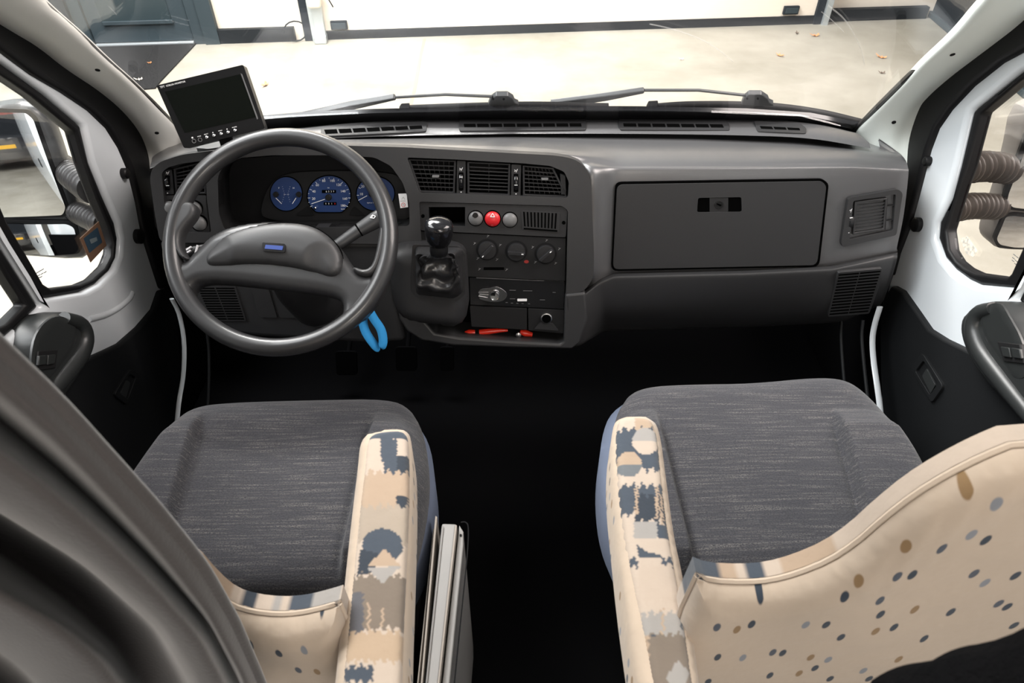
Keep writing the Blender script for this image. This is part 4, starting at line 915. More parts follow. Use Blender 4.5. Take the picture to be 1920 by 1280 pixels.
# ------------------------------------------------------------------ defroster ledge
led = loft('defroster_ledge', [[atZ(x, y + 8, 1.333) for x, y in [(560, 256), (700, 248), (960, 243), (1200, 243), (1400, 246), (1520, 252), (1632, 270)]],
    [atZ(x, y, 1.337) for x, y in [(560, 256), (700, 248), (960, 243), (1200, 243), (1400, 246), (1520, 252), (1630, 268)]],
    [atZ(x, y, 1.332) for x, y in [(545, 244), (700, 228), (960, 219), (1200, 219), (1400, 222), (1520, 232), (1612, 252)]],
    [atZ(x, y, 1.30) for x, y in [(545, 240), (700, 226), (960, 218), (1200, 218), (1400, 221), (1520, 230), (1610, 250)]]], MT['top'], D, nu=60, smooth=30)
TPv = Frame((0, 1.5, 1.3345), (1, 0, 0), (0, 1, -.012))
for q, k, sub in (([(602, 240), (796, 227), (801, 231), (799, 246), (606, 255), (601, 252)], 7, [(606, 243), (792, 235), (794, 241), (609, 251)]),
               ([(862, 224), (1098, 223), (1100, 228), (1099, 243), (862, 245), (860, 240)], 9, [(868, 232), (1091, 231), (1092, 237), (869, 238)]),
               ([(1160, 223), (1360, 224), (1367, 231), (1368, 244), (1163, 243), (1160, 238)], 7, [(1167, 231), (1356, 233), (1359, 239), (1168, 237)]),
               ([(1414, 226), (1502, 232), (1512, 240), (1511, 250), (1420, 246)], 3, [(1423, 236), (1500, 240), (1502, 244), (1426, 241)])):
    s = slab('defroster_vent', TPv, fil(q, 3), MT['dash2'], D, top=.003, bot=-.004, bevel=.0015)
    bm = bmesh.new(); Q = [Vector((*p, 0)) for p in sub]
    for i in range(k):
        pts = [bil(Q, (i + .06) / k, 0), bil(Q, (i + .94) / k, 0), bil(Q, (i + .94) / k, 1), bil(Q, (i + .06) / k, 1)]
        plate(bm, TPv, [TPv.uv(p.x, p.y, .0034) for p in pts], .0034, 0)
    fin(bm, 'vent_slots', MT['black'], s, 0)

# ------------------------------------------------------------------ steering wheel
wc = atY(527, 452, 1.05)
el = math.radians(50); nn = Vector((0, -math.cos(el), math.sin(el)))
SW = Frame(wc, (1, 0, 0), Vector((0, math.sin(el), math.cos(el))))
W = thing('steering_wheel', wc, 'dark grey three quarter spoke steering wheel with blue centre badge', 'steering wheel')
inn_px = ell(527, 452, 204, 196, 64); R = [Vector((*SW.uv(x, y), 0)) for x, y in inn_px]
c = sum(R, Vector()) / len(R); Rm = sum((p - c).length for p in R) / len(R)
print('wheel centre', c, 'radius', Rm, 'spread', min((p - c).length for p in R), max((p - c).length for p in R))
bm = bmesh.new(); rings = []
for i in range(96):
    a = 2 * math.pi * i / 96; d = Vector((math.cos(a), math.sin(a)));
    rings.append([SW.P(c.x + d.x * (Rm + .0165 * math.cos(t)), c.y + d.y * (Rm + .0165 * math.cos(t)), .0165 * 1.05 * math.sin(t)) for t in np.linspace(0, 2 * math.pi, 19)[:-1]])
rings.append(rings[0]); grid(bm, rings, True); fin(bm, 'rim', MT['wheel'], W, 80)
band = [(318, 452), (326, 490), (348, 494), (366, 476), (380, 462), (400, 442), (440, 424), (500, 416), (560, 420), (610, 436), (640, 465), (660, 498), (684, 520), (706, 512), (722, 480), (735, 455), (737, 500), (722, 548), (700, 580), (676, 606),
        (640, 600), (646, 574), (636, 560), (600, 552), (540, 545), (480, 538), (420, 532), (380, 533), (366, 545), (364, 560), (372, 590), (352, 580), (330, 550), (317, 500)]
pillow('spoke', SW, chaikin(band, 2), MT['wheel'], W, base=-.012, h=.020, r=.022, depth=.012, s=.0036)
padq = [(386, 496), (386, 478), (394, 468), (412, 450), (440, 434), (480, 423), (530, 417), (575, 421), (605, 434), (630, 456), (643, 482), (641, 505), (634, 516), (618, 520), (590, 511), (550, 501), (500, 495), (450, 495), (405, 501)]
def dimple(u, v, d):
    s_ = 0
    for cx_, cy_ in dim:
        q = math.hypot((u - cx_) / .035, (v - cy_) / .032)
        if q < 1: s_ -= .006 * (1 - q * q)
    return s_
dim = [SW.uv(412, 478), SW.uv(612, 492)]
pillow('hub_gap', SW, chaikin([(x + (x - 515) * .02, y + (y - 468) * .035) for x, y in padq], 2), MT['black'], W, base=.001, h=.006, r=.006, depth=.01, s=.0036)
pad = pillow('hub_pad', SW, chaikin(padq, 2), MT['pad'], W, base=.008, h=.020, r=.035, depth=.02, s=.0045, extra=dimple)
bz = slab('badge_bezel', SW, fil([(492, 454), (533, 456.5), (535, 459), (534, 472), (531, 473.5), (493, 470), (491, 467)], 2), MT['gloss'], pad, top=.030, bot=.02, bevel=.0015)
slab('badge', SW, fil([(498, 458.5), (531, 461), (529, 468.5), (496, 466)], 1), MT['badge'], pad, top=.0312, bot=.028)
for q in ([(333, 386), (345, 377), (362, 379), (371, 392), (366, 408), (352, 424), (341, 440), (340, 462), (348, 478), (356, 486), (344, 488), (330, 474), (322, 440), (324, 410)],
          [(715, 412), (722, 420), (725, 445), (718, 480), (708, 508), (692, 520), (672, 516), (661, 505), (664, 500), (684, 507), (698, 498), (706, 470), (711, 440)]):
    pillow('thumb_grip', SW, chaikin(q, 3), MT['pad'], W, base=.004, h=.010, r=.010, depth=.014, s=.0026)
lathe('column_boss', SW.P(0, 0, -.062), SW.n, [(.030, 0), (.036, .01), (.034, .050), (.03, .052)], MT['matte'], W, 32)
# column shroud and stalks
colb = tube('column_shroud', [SW.P(0, -.035, -.075), SW.P(0, -.05, -.14), SW.P(0, -.065, -.24)], [.050, .056, .056], MT['dash2'], D, 24)
st = thing('wiper_stalk', SW.P(.08, 0, -.06), 'dark grey wiper stalk reaching up right behind the steering wheel', 'stalk')
sA, sB, sC = [SW.at(x, y, -.06) for x, y in ((600, 482), (672, 432), (722, 402))]
tube('stalk_arm', [sA, sA.lerp(sB, .5), sB], [.009, .011, .0125], MT['dash'], st, 14, flat=.8, upv=(0, -.7, .7))
tube('stalk_ring', [sB, sB + (sC - sB).normalized() * .003], .0132, MT['black'], st, 14, flat=.8, upv=(0, -.7, .7)); e_ = sB + (sC - sB).normalized() * .003
tube('stalk_head', [e_, e_.lerp(sC, .6), sC, sC + (sC - sB).normalized() * .006], [.0135, .0165, .0165, .012], MT['dash'], st, 16, flat=.8, upv=(0, -.7, .7))
FSt = SW.off(-.060 + .0135)
bm = bmesh.new()
for p, q, wd in (((694, 408), (698, 403), .0012), ((698, 403), (704, 405), .0012), ((704, 405), (701, 409), .0012), ((701, 409), (694, 408), .0012), ((697, 409), (699, 402), .0009)): strip_bm(bm, FSt, p, q, wd, -.002, .0010)
fin(bm, 'wiper_symbol', MT['white'], st, 0)
ls = thing('indicator_stalk', SW.P(-.12, 0, -.07), 'pair of dark stalk ends with pale marks behind the left spoke', 'stalk')
for a, b, r in (((352, 474), (400, 462), .010), ((386, 470), (420, 452), .012)):
    tube('stalk_arm', [SW.at(*a, -.07), SW.at(*b, -.07), SW.P(-.055, -.02, -.085)], [r, r * .9, r * .8], MT['dash2'], ls, 14)
bm = bmesh.new(); FL_ = SW.off(-.058)
for p, q in (((347, 469), (358, 462)), ((350, 473), (357, 469)), ((366, 474), (370, 459)), ((375, 470), (378, 462)), ((378, 462), (386, 461))): strip_bm(bm, FL_, p, q, .0028, -.004, .001)
fin(bm, 'stalk_marks', M('stalk_mark', (.55, .55, .56), .5), ls, 0)
# ignition lock, key strap, height lever
ig = tube('ignition_lock', [SW.P(.085, -.05, -.11), SW.at(688, 560, -.07)], [.017, .013], MT['matte'], D, 18)
kp = [SW.at(x, y, -.06) for x, y in ((690, 575), (681, 598), (686, 622), (704, 648), (713, 652), (718, 640), (714, 618), (701, 598), (692, 582))]
kp = catmull(kp, 40); ks = thing('key_strap', kp[0], 'light blue fabric key strap hanging below the steering wheel', 'key strap')
bm = bmesh.new(); r_a, r_b = [], []
for i, p in enumerate(kp):
    t = (kp[min(i + 1, 39)] - kp[max(i - 1, 0)]).normalized(); sd = Vector((.75, .66, 0)).normalized(); sd = (sd - t * sd.dot(t)).normalized() * .0085
    r_a.append(p - sd); r_b.append(p + sd)
grid(bm, [r_a, r_b]); fin(bm, 'strap', MT['lany'], ks, 60, thick=.0015)
tube('key_ring', [kp[0] + Vector((.008 * math.cos(a), 0, .008 + .008 * math.sin(a))) for a in np.linspace(0, 6.28, 16)], .001, MT['chrome'], ks, 6)
slab('column_lever', FK, fil([(545, 548), (562, 560), (590, 585), (592, 600), (572, 596), (556, 575)], 5), MT['dash'], D, top=.02, bot=.004, bevel=.004)
slab('lever_plate', FK, fil([(556, 600), (620, 600), (640, 612), (580, 612)], 3), MT['dash'], D, top=.006, bot=0, bevel=.003)
# pedals
for px, py, lab in ((650, 680, 'left pedal in the dark footwell under the steering wheel'), (762, 672, 'middle pedal in the dark footwell right of the blue key strap'), (838, 672, 'right narrow pedal in the dark footwell below the gear console')):
    p = atY(px, py, 1.42); FP = Frame(p, (1, 0, 0), (0, .5, .86)); r = thing('pedal', p, lab, 'pedal')
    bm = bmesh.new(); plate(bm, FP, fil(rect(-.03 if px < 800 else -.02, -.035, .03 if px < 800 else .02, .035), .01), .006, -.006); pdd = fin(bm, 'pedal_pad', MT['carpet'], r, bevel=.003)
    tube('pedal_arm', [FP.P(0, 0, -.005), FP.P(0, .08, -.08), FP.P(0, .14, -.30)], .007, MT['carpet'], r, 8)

# ------------------------------------------------------------------ seats
def proj(p):
    d = Vector(p) - CAM; z = d.dot(FW); return 960 + FPX * d.x / z, 640 - FPX * d.dot(UP) / z
def inpoly(x, y, q):
    r = False; n = len(q)
    for i in range(n):
        x1, y1 = q[i]; x2, y2 = q[(i + 1) % n]
        if (y1 > y) != (y2 > y) and x < (x2 - x1) * (y - y1) / (y2 - y1) + x1: r = not r
    return r
TAN, SL, CRM, GRY, TAU, DSL = (.34, .255, .185), (.05, .062, .08), (.41, .34, .28), (.27, .255, .24), (.16, .13, .105), (.03, .038, .05)
def painter(fr, base, shapes, n=0):
    def f(u, v):
        x, y = proj(fr.P(u, v, n)); c = CRM
        h = math.sin(x * .9) * 1.6 + math.sin(x * .37 + 2) * 2.6        # ragged brush edges
        for kind, q, col in shapes:
            if kind == 'p' and inpoly(x, y, q): c = col
            elif kind == 'b' and inpoly(x, y + h * 1.7, q): c = col
            elif kind == 'h' and inpoly(x + 2.0 * math.sin(y * 1.3), y, q): c = col
            elif kind == 'u' and (x - q[0]) ** 2 + (y - q[1]) ** 2 < q[2] ** 2 and y <= q[1]: c = col
            elif kind == 'd' and (x - q[0]) ** 2 + (y - q[1]) ** 2 < q[2] ** 2 and y > q[1]: c = col
        return c
    return f
FCU = Frame((0, 0, 1.035), (1, 0, 0), (0, 1, 0))
def seat(name, label, cush, side, bl, br, arm_o, arm_t, prints, back_l, cxs, zb, sgn, band):
    c = FCU.P(cxs, .65); root = thing(name, (cxs, .62, .55), label, 'seat')
    LL = [FCU.uv(*p) for p in bl]; RR = [FCU.uv(*p) for p in br]
    def sx(L, v):
        a, b = L; t = (v - a[1]) / (b[1] - a[1] + 1e-9); return a[0] + (b[0] - a[0]) * t
    vf = max(LL[0][1], RR[0][1])
    def ex(u, v, d):
        l, r = sx(LL, v), sx(RR, v); k = min(1, max(0, (vf + .03 - v) / .06))
        s1 = min(1, max(0, (l - u) / .014)); s2 = min(1, max(0, (u - r) / .014))
        s_ = max(s1, s2); s_ = s_ * s_ * (3 - 2 * s_); g = -.003 * math.exp(-((u - l) / .006) ** 2) - .003 * math.exp(-((u - r) / .006) ** 2)
        return (s_ * .026 + g + .006 * math.sin(u * 9) * math.sin(v * 7)) * k * min(1, d / .04)
    pillow('seat_cushion', FCU, chaikin(cush, 2), MT['seatf'], root, base=-.035, h=.045, r=.07, depth=.03, s=.0042, extra=ex)
    F2 = FCU.off(-.045); pillow('cushion_side', F2, chaikin(side, 2), MT['side'], root, base=-.02, h=.02, r=.04, depth=.10, s=.02)
    u0, v0 = FCU.uv(*cush[0]); 
    wbox('seat_base', (cxs - .2, .42, .56), (cxs + .2, .82, .865), MT['matte'], root, .02)
    # backrest: printed front edge, flecked rear cover
    FB_ = Frame((0, .315, 0), (1, 0, 0), (0, 0, 1))
    L = [FB_.uv(*p) for p in back_l]; R_ = [(2 * cxs - u, v) for u, v in reversed(L)]
    out = [(L[0][0] + sgn * .03, zb)] + [(L[0][0] + sgn * .006, zb + .12)] + L + R_ + [(R_[-1][0] - sgn * .006, zb + .12), (R_[-1][0] - sgn * .03, zb)]
    out = chaikin(out, 1)
    pillow('backrest_rear_cover', FB_, out, MT['dots'], root, base=-.002, h=.022, r=.03, depth=.008, px=False, s=.005, extra=lambda u, v, d: .0022 * math.sin(u * 260 + 2 * math.sin(u * 60)) * math.exp(-d / .022) * min(1, d / .006) * (1 if v > 1.44 else 0) + .0012 * math.sin(u * 34 + v * 21))
    FF = Frame((0, .318, 0), (-1, 0, 0), (0, 0, 1))
    pillow('backrest_front', FF, [(-u, v) for u, v in out], MT['print'], root, base=.022, h=.04, r=.13, depth=.022, px=False, s=.0055, power=1.05, col=painter(FF, CRM, band, .02))
    tube('backrest_piping', [FB_.P(u, v, -.006) for u, v in out] + [FB_.P(*out[0], -.006)], .0028, MT['cream'], root, 6)
    wbox('backrest_shell', (cxs - .17, .335, zb - .02), (cxs + .17, .38, zb + .18), MT['matte'], root, .015)
    # armrest
    FA = Frame((0, 0, 1.345), (1, 0, 0), (0, 1, 0))
    a = pillow('armrest', FA, chaikin(arm_o, 2), MT['dotsarm'], root, base=-.012, h=.010, r=.014, depth=.062, s=.008)
    pillow('armrest_top_cover', FA, chaikin(arm_t, 2), MT['print'], a, base=-.006, h=.008, r=.010, depth=.004, s=.0022, col=painter(FA, CRM, prints))
    return root
seat('passenger_seat', 'right hand cab seat with grey cushion and cream flecked backrest cover', 
     [(1175, 1120), (1156, 1010), (1146, 900), (1147, 810), (1164, 757), (1200, 734), (1290, 729), (1400, 728), (1520, 716), (1575, 720), (1615, 742), (1665, 795), (1715, 862), (1748, 930), (1765, 1010), (1770, 1120)],
     [(1195, 1120), (1163, 1040), (1134, 975), (1123, 895), (1127, 820), (1146, 770), (1200, 742), (1400, 734), (1570, 726), (1625, 760), (1690, 840), (1745, 940), (1765, 1120)],
     [(1240, 800), (1306, 1060)], [(1556, 795), (1606, 980)],
     [(1160, 784), (1190, 781), (1217, 783), (1236, 800), (1249, 900), (1262, 1000), (1280, 1080), (1297, 1180), (1312, 1290), (1325, 1360), (1215, 1360), (1196, 1290), (1180, 1190), (1166, 1090), (1155, 990), (1147, 920), (1144, 860), (1148, 800)],
     [(1162, 788), (1190, 785), (1214, 787), (1230, 802), (1240, 900), (1252, 1000), (1268, 1080), (1284, 1180), (1299, 1290), (1312, 1358), (1240, 1358), (1222, 1290), (1204, 1190), (1182, 1090), (1168, 1000), (1158, 920), (1154, 860), (1155, 802)],
     [('p', rect(1190, 780, 1228, 809), TAN), ('b', rect(1150, 806, 1244, 882), SL), ('u', (1210, 829, 25), GRY), ('d', (1210, 829, 25), CRM), ('u', (1179, 872, 24), TAN), ('d', (1179, 872, 24), (.12, .13, .14)),
      ('b', rect(1160, 912, 1256, 966), SL), ('b', rect(1190, 930, 1256, 980), DSL), ('h', rect(1190, 915, 1196, 965), TAN), ('h', rect(1229, 912, 1234, 975), TAN), ('h', rect(1238, 925, 1243, 990), TAN),
      ('p', rect(1188, 980, 1232, 1012), GRY), ('h', rect(1232, 985, 1262, 1010), SL), ('p', [(1194, 1022), (1212, 1036), (1240, 1042), (1240, 1047), (1197, 1046)], SL), ('b', rect(1174, 1048, 1196, 1064), SL), ('b', rect(1240, 1046, 1262, 1072), SL),
      ('b', rect(1196, 1060, 1290, 1130), (.40, .33, .27)), ('b', rect(1202, 1150, 1300, 1205), GRY), ('b', rect(1212, 1190, 1320, 1360), TAU), ('h', rect(1240, 1140, 1244, 1190), TAN), ('h', rect(1276, 1140, 1280, 1180), SL), ('h', rect(1204, 1190, 1216, 1360), TAN),
      ('p', [(1270, 1238), (1293, 1262), (1276, 1300), (1246, 1275)], GRY), ('h', rect(1218, 1192, 1228, 1195), SL)],
     [(1300, 1086), (1335, 1100), (1400, 1103), (1450, 1099), (1500, 1086), (1560, 1062), (1612, 1028), (1662, 984), (1722, 938), (1782, 902), (1850, 868), (1920, 840)],
     .405, 1.06, 1,
     [('p', rect(1280, 1000, 1345, 1110), SL), ('p', rect(1345, 1000, 1380, 1110), TAN), ('p', rect(1395, 1040, 1430, 1110), SL), ('p', rect(1460, 1000, 1560, 1100), TAN)])
seat('driver_seat', 'left hand cab seat behind the steering wheel with grey cushion, partly behind the curtain',
     [(752, 1120), (780, 1040), (800, 960), (806, 890), (797, 820), (776, 775), (735, 756), (600, 758), (430, 763), (370, 772), (330, 797), (288, 850), (250, 905), (215, 960), (190, 1120)],
     [(745, 1120), (788, 1045), (812, 970), (817, 900), (805, 825), (770, 785), (600, 768), (430, 772), (345, 800), (270, 900), (215, 990), (190, 1120)],
     [(384, 800), (325, 1010)], [(694, 800), (622, 1110)],
     [(690, 813), (730, 806), (763, 806), (773, 828), (774, 920), (771, 1010), (767, 1110), (763, 1200), (760, 1360), (620, 1360), (632, 1250), (640, 1160), (650, 1060), (662, 950), (671, 880), (675, 830)],
     [(700, 816), (730, 811), (759, 811), (767, 828), (768, 920), (765, 1010), (760, 1110), (756, 1200), (752, 1358), (634, 1358), (646, 1250), (655, 1160), (664, 1060), (675, 950), (684, 880), (688, 830)],
     [('p', rect(684, 805, 770, 824), SL), ('b', rect(714, 820, 745, 864), SL), ('b', rect(720, 860, 772, 886), SL), ('p', rect(745, 856, 772, 888), DSL), ('b', rect(672, 886, 772, 950), TAN), ('h', rect(744, 930, 766, 956), DSL),
      ('b', rect(672, 950, 772, 1020), (.30, .25, .20)), ('p', ell(717, 1026, 38, 34, 30), SL), ('p', [(676, 1030), (712, 1040), (700, 1075), (670, 1080)], DSL), ('b', rect(640, 1080, 765, 1180), TAU), ('h', rect(640, 1110, 682, 1205), (.09, .09, .10)),
      ('p', [(722, 1030), (752, 1063), (688, 1063)], TAN), ('p', [(752, 1063), (717, 1096), (688, 1066)], GRY), ('h', rect(690, 1132, 694, 1180), TAN), ('h', rect(716, 1140, 720, 1180), TAN), ('b', rect(640, 1186, 770, 1240), (.36, .27, .19)), ('b', rect(640, 1250, 700, 1280), SL)],
     [(640, 1140), (620, 1146), (590, 1154), (560, 1160), (520, 1163), (470, 1158), (430, 1146), (395, 1118), (350, 1068), (300, 1045), (240, 1020), (170, 990), (80, 955), (0, 930)],
     -.425, 1.06, -1,
     [('p', rect(585, 1080, 640, 1150), GRY), ('p', rect(545, 1080, 585, 1160), SL), ('p', rect(515, 1100, 530, 1160), GRY), ('p', rect(455, 1080, 485, 1160), DSL), ('p', rect(380, 1040, 440, 1130), TAN), ('p', rect(300, 1000, 360, 1080), SL)])

# ------------------------------------------------------------------ curtain by the driver seat
LN = [(.225, [(-90, 565), (0, 650), (100, 743), (200, 852), (290, 950), (380, 1060), (440, 1165), (490, 1280), (515, 1350)]),
      (.212, [(-90, 655), (0, 735), (100, 820), (200, 925), (300, 1035), (390, 1150), (455, 1270), (480, 1350)]),
      (.236, [(-90, 715), (0, 790), (100, 873), (200, 965), (300, 1066), (390, 1168), (448, 1280), (470, 1350)]),
      (.196, [(-90, 770), (0, 838), (100, 912), (200, 1000), (300, 1100), (380, 1190), (430, 1285), (450, 1350)]),
      (.190, [(-90, 840), (0, 905), (100, 975), (200, 1062), (300, 1150), (360, 1225), (400, 1300), (420, 1360)]),
      (.205, [(-90, 900), (0, 958), (150, 1050), (300, 1178), (362, 1282), (385, 1370)]),
      (.262, [(-90, 910), (0, 968), (150, 1062), (280, 1180), (340, 1282), (360, 1370)]),
      (.258, [(-90, 985), (0, 1040), (130, 1130), (215, 1210), (275, 1300), (300, 1370)]),
      (.190, [(-90, 1040), (0, 1092), (130, 1170), (200, 1230), (248, 1300), (270, 1370)]),
      (.180, [(-90, 1100), (0, 1150), (90, 1210), (160, 1280), (195, 1370)]),
      (.200, [(-90, 1170), (0, 1215), (60, 1260), (110, 1330), (130, 1380)]),
      (.258, [(-90, 1180), (0, 1232), (50, 1280), (90, 1340), (105, 1390)]),
      (.255, [(-90, 1290), (0, 1330), (50, 1380)]), (.180, [(-90, 1370), (0, 1400), (40, 1450)])]
ct = []
for Yk, L in LN:
    P3 = [atY(x, y, Yk) for x, y in L]; P3 = [Vector((P3[0].x - .01, Yk, 2.18))] + P3
    P3 = polyres(P3, 60); ct.append([P3[0]] + [P3[i] * .5 + (P3[i - 1] + P3[i + 1]) * .25 for i in range(1, 59)] + [P3[-1]])
ct.append([p + Vector((-.10, .04, 0)) for p in ct[-1]]); ct.append([p + Vector((-.10, -.06, 0)) for p in ct[-1]])
cols_ = [catmull([r[i] for r in ct], 120) for i in range(60)]
ct = cols_
cr_ = thing('curtain', (-.45, .2, 2.15), 'grey brown fabric curtain hanging in folds behind the driver seat', 'curtain')
bm = bmesh.new(); grid(bm, ct); fin(bm, 'curtain_cloth', MT['curtain'], cr_, 80, thick=.003)
tube('curtain_hem', [r[0] for r in ct], .004, MT['curtain'], cr_, 8)
tube('curtain_rail', [(-.99, .21, 2.19), (-.15, .225, 2.19)], .008, MT['steel'], cr_, 10)
# dark cloth bundle behind the passenger seat
bm = bmesh.new(); Q = []
for i in range(26):
    t = i / 25; p = atY(1660 + 420 * t, 1315 - 175 * t, .135 + .0 * t); ring_ = []
    for k in range(20):
        a = 2 * math.pi * k / 20; rr = .042 * (1 + .10 * math.sin(3 * a + 5 * t) + .07 * math.sin(7 * a - 9 * t))
        ring_.append(p + Vector((0, -.02, -.034)) + Vector((.1 * rr, math.cos(a) * rr * .8, math.sin(a) * rr * 1.3)))
    Q.append(ring_)
vs = grid(bm, Q, True); bm.faces.new(vs[0][::-1]); bm.faces.new(vs[-1])
MT['blackcloth'] = M('black_fleece', (.004, .004, .0045), 1.0, spec=.05, bump=(200, .8, .004))
tag(fin(bm, 'black_cloth', MT['blackcloth'], None, 80), 'black fleecy cloth bundled behind the passenger backrest at the lower right', 'cloth')

# ------------------------------------------------------------------ flat cases standing between the seats
FCs = Frame((0, 0, 1.0), (1, 0, 0), (0, 1, 0))
def standing(name, q, z0, mat, label, cat, bevel=.003, tilt=0):
    F = Frame((0, 0, z0), (1, 0, 0), (0, 1, 0)); r = thing(name, F.at(*q[0]), label, cat)
    b = slab('case_body', F, q, mat, r, top=0, bot=-(z0 - .553), bevel=bevel); return r, F
r_, F_ = standing('flat_case', [(828, 980), (857, 981), (822, 1300), (795, 1300)], 1.0, MT['paper'], 'off white flat case standing on edge between the seats, widest of the group', 'case', .004)
slab('case_rim', F_, [(853, 984), (857, 984), (822, 1300), (818, 1300)], MT['board'], r_, top=.0035, bot=-.02, bevel=.001)
slab('case_seam', F_, [(830, 986), (832, 986), (799, 1300), (797, 1300)], MT['paper'], r_, top=.003, bot=-.02, bevel=.001)
r_, F_ = standing('wall_pocket', [(861, 983), (869, 996), (869, 1020), (841, 1300), (827, 1300)], .99, MT['paper'], 'pale curved side panel with screws on the aisle side of the flat case', 'panel', .002)
for x, y in ((864, 1003), (833, 1285)): slab('screw_head', F_, ell(x, y, 2.2, 2.5, 12), MT['matte'], r_, top=.0012, bot=-.002)
r_, F_ = standing('folded_board', [(816, 966), (820, 968), (791, 1300), (787, 1300)], .99, MT['board'], 'thin light board standing on edge beside the white flat case', 'board', .001)
r_, F_ = standing('folded_board', [(812, 990), (814, 990), (783, 1300), (780, 1300)], .955, MT['board'], 'thin light board closest to the driver seat among the standing boards', 'board', .001)
wr_ = tube('wire_guard', catmull([atZ(x, y, .98) for x, y in [(864, 979), (873, 979), (878, 990), (876, 1040), (862, 1180), (850, 1300)]], 24), .0012, MT['matte'], None, 6)
tag(wr_, 'thin dark wire rim along the aisle side of the cases', 'wire')

# ------------------------------------------------------------------ wipers
WO = WS.off(-.03)
def wiper(px0, lab, arm, mount, blade, cap):
    WO = WS.off(-.03 - .028 * px0)
    r = thing('wiper', WO.at(*arm[0]), lab, 'wiper')
    a = [WO.at(x, y, 0) for x, y in arm]
    # sheet metal arm: wide at the pivot, then a thin rod
    bm = bmesh.new()
    lo = [WO.uv(x, y) for x, y in arm[:3]]; W_ = [.017, .013, .006]
    p = []; m = []
    for i, (u, v) in enumerate(lo):
        d = Vector(lo[min(i + 1, 2)]) - Vector(lo[max(0, i - 1)]); d.normalize(); nrm = Vector((-d.y, d.x)) * W_[i]
        p.append((u + nrm.x, v + nrm.y)); m.append((u - nrm.x * .6, v - nrm.y * .6))
    plate(bm, WO, p + m[::-1], .006, -.006); fin(bm, 'wiper_arm', MT['housing'], r, 30, bevel=.003)
    tube('wiper_rod', a[2:], .0036, MT['housing'], r, 8)
    slab('blade_mount', WO, mount, MT['housing'], r, top=.006, bot=-.006, bevel=.002)
    for dx in (-14, 6):
        cx = mount[0][0] * .5 + mount[len(mount) // 2][0] * .5 + dx
        slab('mount_hole', WO, ell(cx, mount[0][1] - 12, 2.2, 2.0, 12), MT['black'], r, top=.0065, bot=.0)
    b = [WO.at(x, y, -.004) for x, y in blade]; b = catmull(b, 24)
    tube('blade', b, .0085, MT['rubber'], r, 8, flat=1.3, upv=(0, 0, 1))
    slab('blade_end_cap', WO, cap, MT['matte'], r, top=.008, bot=-.008, bevel=.002)
    return r
wiper(0, 'left windscreen wiper with its arm pivot at the far left', [(556, 224), (665, 198), (742, 182), (835, 177), (930, 181)], [(915, 198), (920, 187), (930, 180), (952, 180), (962, 186), (965, 193), (972, 196), (972, 200)],
      [(752, 206), (860, 202), (1000, 199), (1140, 202)], [(748, 212), (752, 206), (768, 205), (768, 211)])
wiper(1, 'right windscreen wiper whose blade ends beside the right pillar', [(1035, 196), (1135, 182), (1208, 169), (1310, 169), (1402, 179)], [(1390, 197), (1394, 186), (1404, 178), (1428, 178), (1440, 186), (1443, 193), (1450, 196), (1450, 200)],
      [(1215, 203), (1300, 198), (1430, 200), (1530, 212), (1618, 232)], [(1212, 209), (1216, 201), (1234, 200), (1234, 207)])

# ------------------------------------------------------------------ monitor on the dash
mt_ = thing('monitor', atY(392, 262, 1.33), 'black tilted rear view monitor on a stand at the left of the dashboard', 'monitor')
m0 = atY(392, 200, 1.245)
nm = (Vector((.10, -.80, .42))).normalized(); FM = Frame(m0, Vector((0, 0, 1)).cross(nm), nm.cross(Vector((0, 0, 1)).cross(nm)))
slab('monitor_case', FM, fil([(293, 160), (456, 121), (497, 241), (345, 278)], 4), M('monitor_case_black', (.006, .006, .0065), .4, spec=.2), mt_, top=0, bot=-.024, bevel=.003)
slab('screen', FM, [(309, 172), (450, 139), (481, 219), (346, 249)], M('monitor_screen', (.004, .005, .004), .15, spec=.15), mt_, top=.0006, bot=-.002)
slab('bezel_highlight', FM, [(451, 137), (454, 139), (484, 222), (482, 224)], MT['grey'], mt_, top=.0008, bot=-.002)
def mrot(a, b):
    A, B = Vector(FM.uv(*a)), Vector(FM.uv(*b)); return math.atan2((B - A).y, (B - A).x)
mr = mrot((303, 165), (450, 130))
text('monitor_lettering', [('TFT', 304.5, 163, .0052, mr), ('COLOR MONITOR', 329.5, 157, .0043, mr)], FM, MT['white'], mt_, .0008)
mr2 = mrot((360, 262), (450, 241))
text('button_labels', [('MODE', 373.5, 255.5, .0024, mr2), ('SELECT', 386.5, 251.5, .0024, mr2), ('MENU', 413, 245, .0026, mr2), ('POWER', 439.5, 238.5, .0026, mr2)], FM, MT['white'], mt_, .0008)
for i, (x, y) in enumerate([(364, 264.5), (375.5, 262), (388, 257.5), (401.5, 254), (415, 251), (428, 248), (441, 244.5)]):
    u, v = FM.uv(x, y, 0); 
    if i < 2:
        tube('monitor_button', [FM.P(u + .0034 * math.cos(a), v + .0034 * math.sin(a), .001) for a in np.linspace(0, 6.2832, 17)], .0006, MT['grey'], mt_, 6)
    else: lathe('monitor_button', FM.P(u, v, -.001), FM.n, [(.0034, 0), (.0034, .002), (.0024, .0032), (.0008, .0036)], MT['chrome'], mt_, 14)
for (x, y) in ((360.5, 258), (399, 248.5), (425.5, 242)):
    slab('button_mark', FM, ell(x, y, 1.6, 1.6, 3 if x > 390 else 12, a0=-1.57), MT['white'], mt_, top=.0008, bot=-.001)
lathe('monitor_stem', FM.at(424, 262, -.03), (0, 0, 1), [(.013, -.022), (.013, .0), (.010, .03)], MT['matte'], mt_, 18)
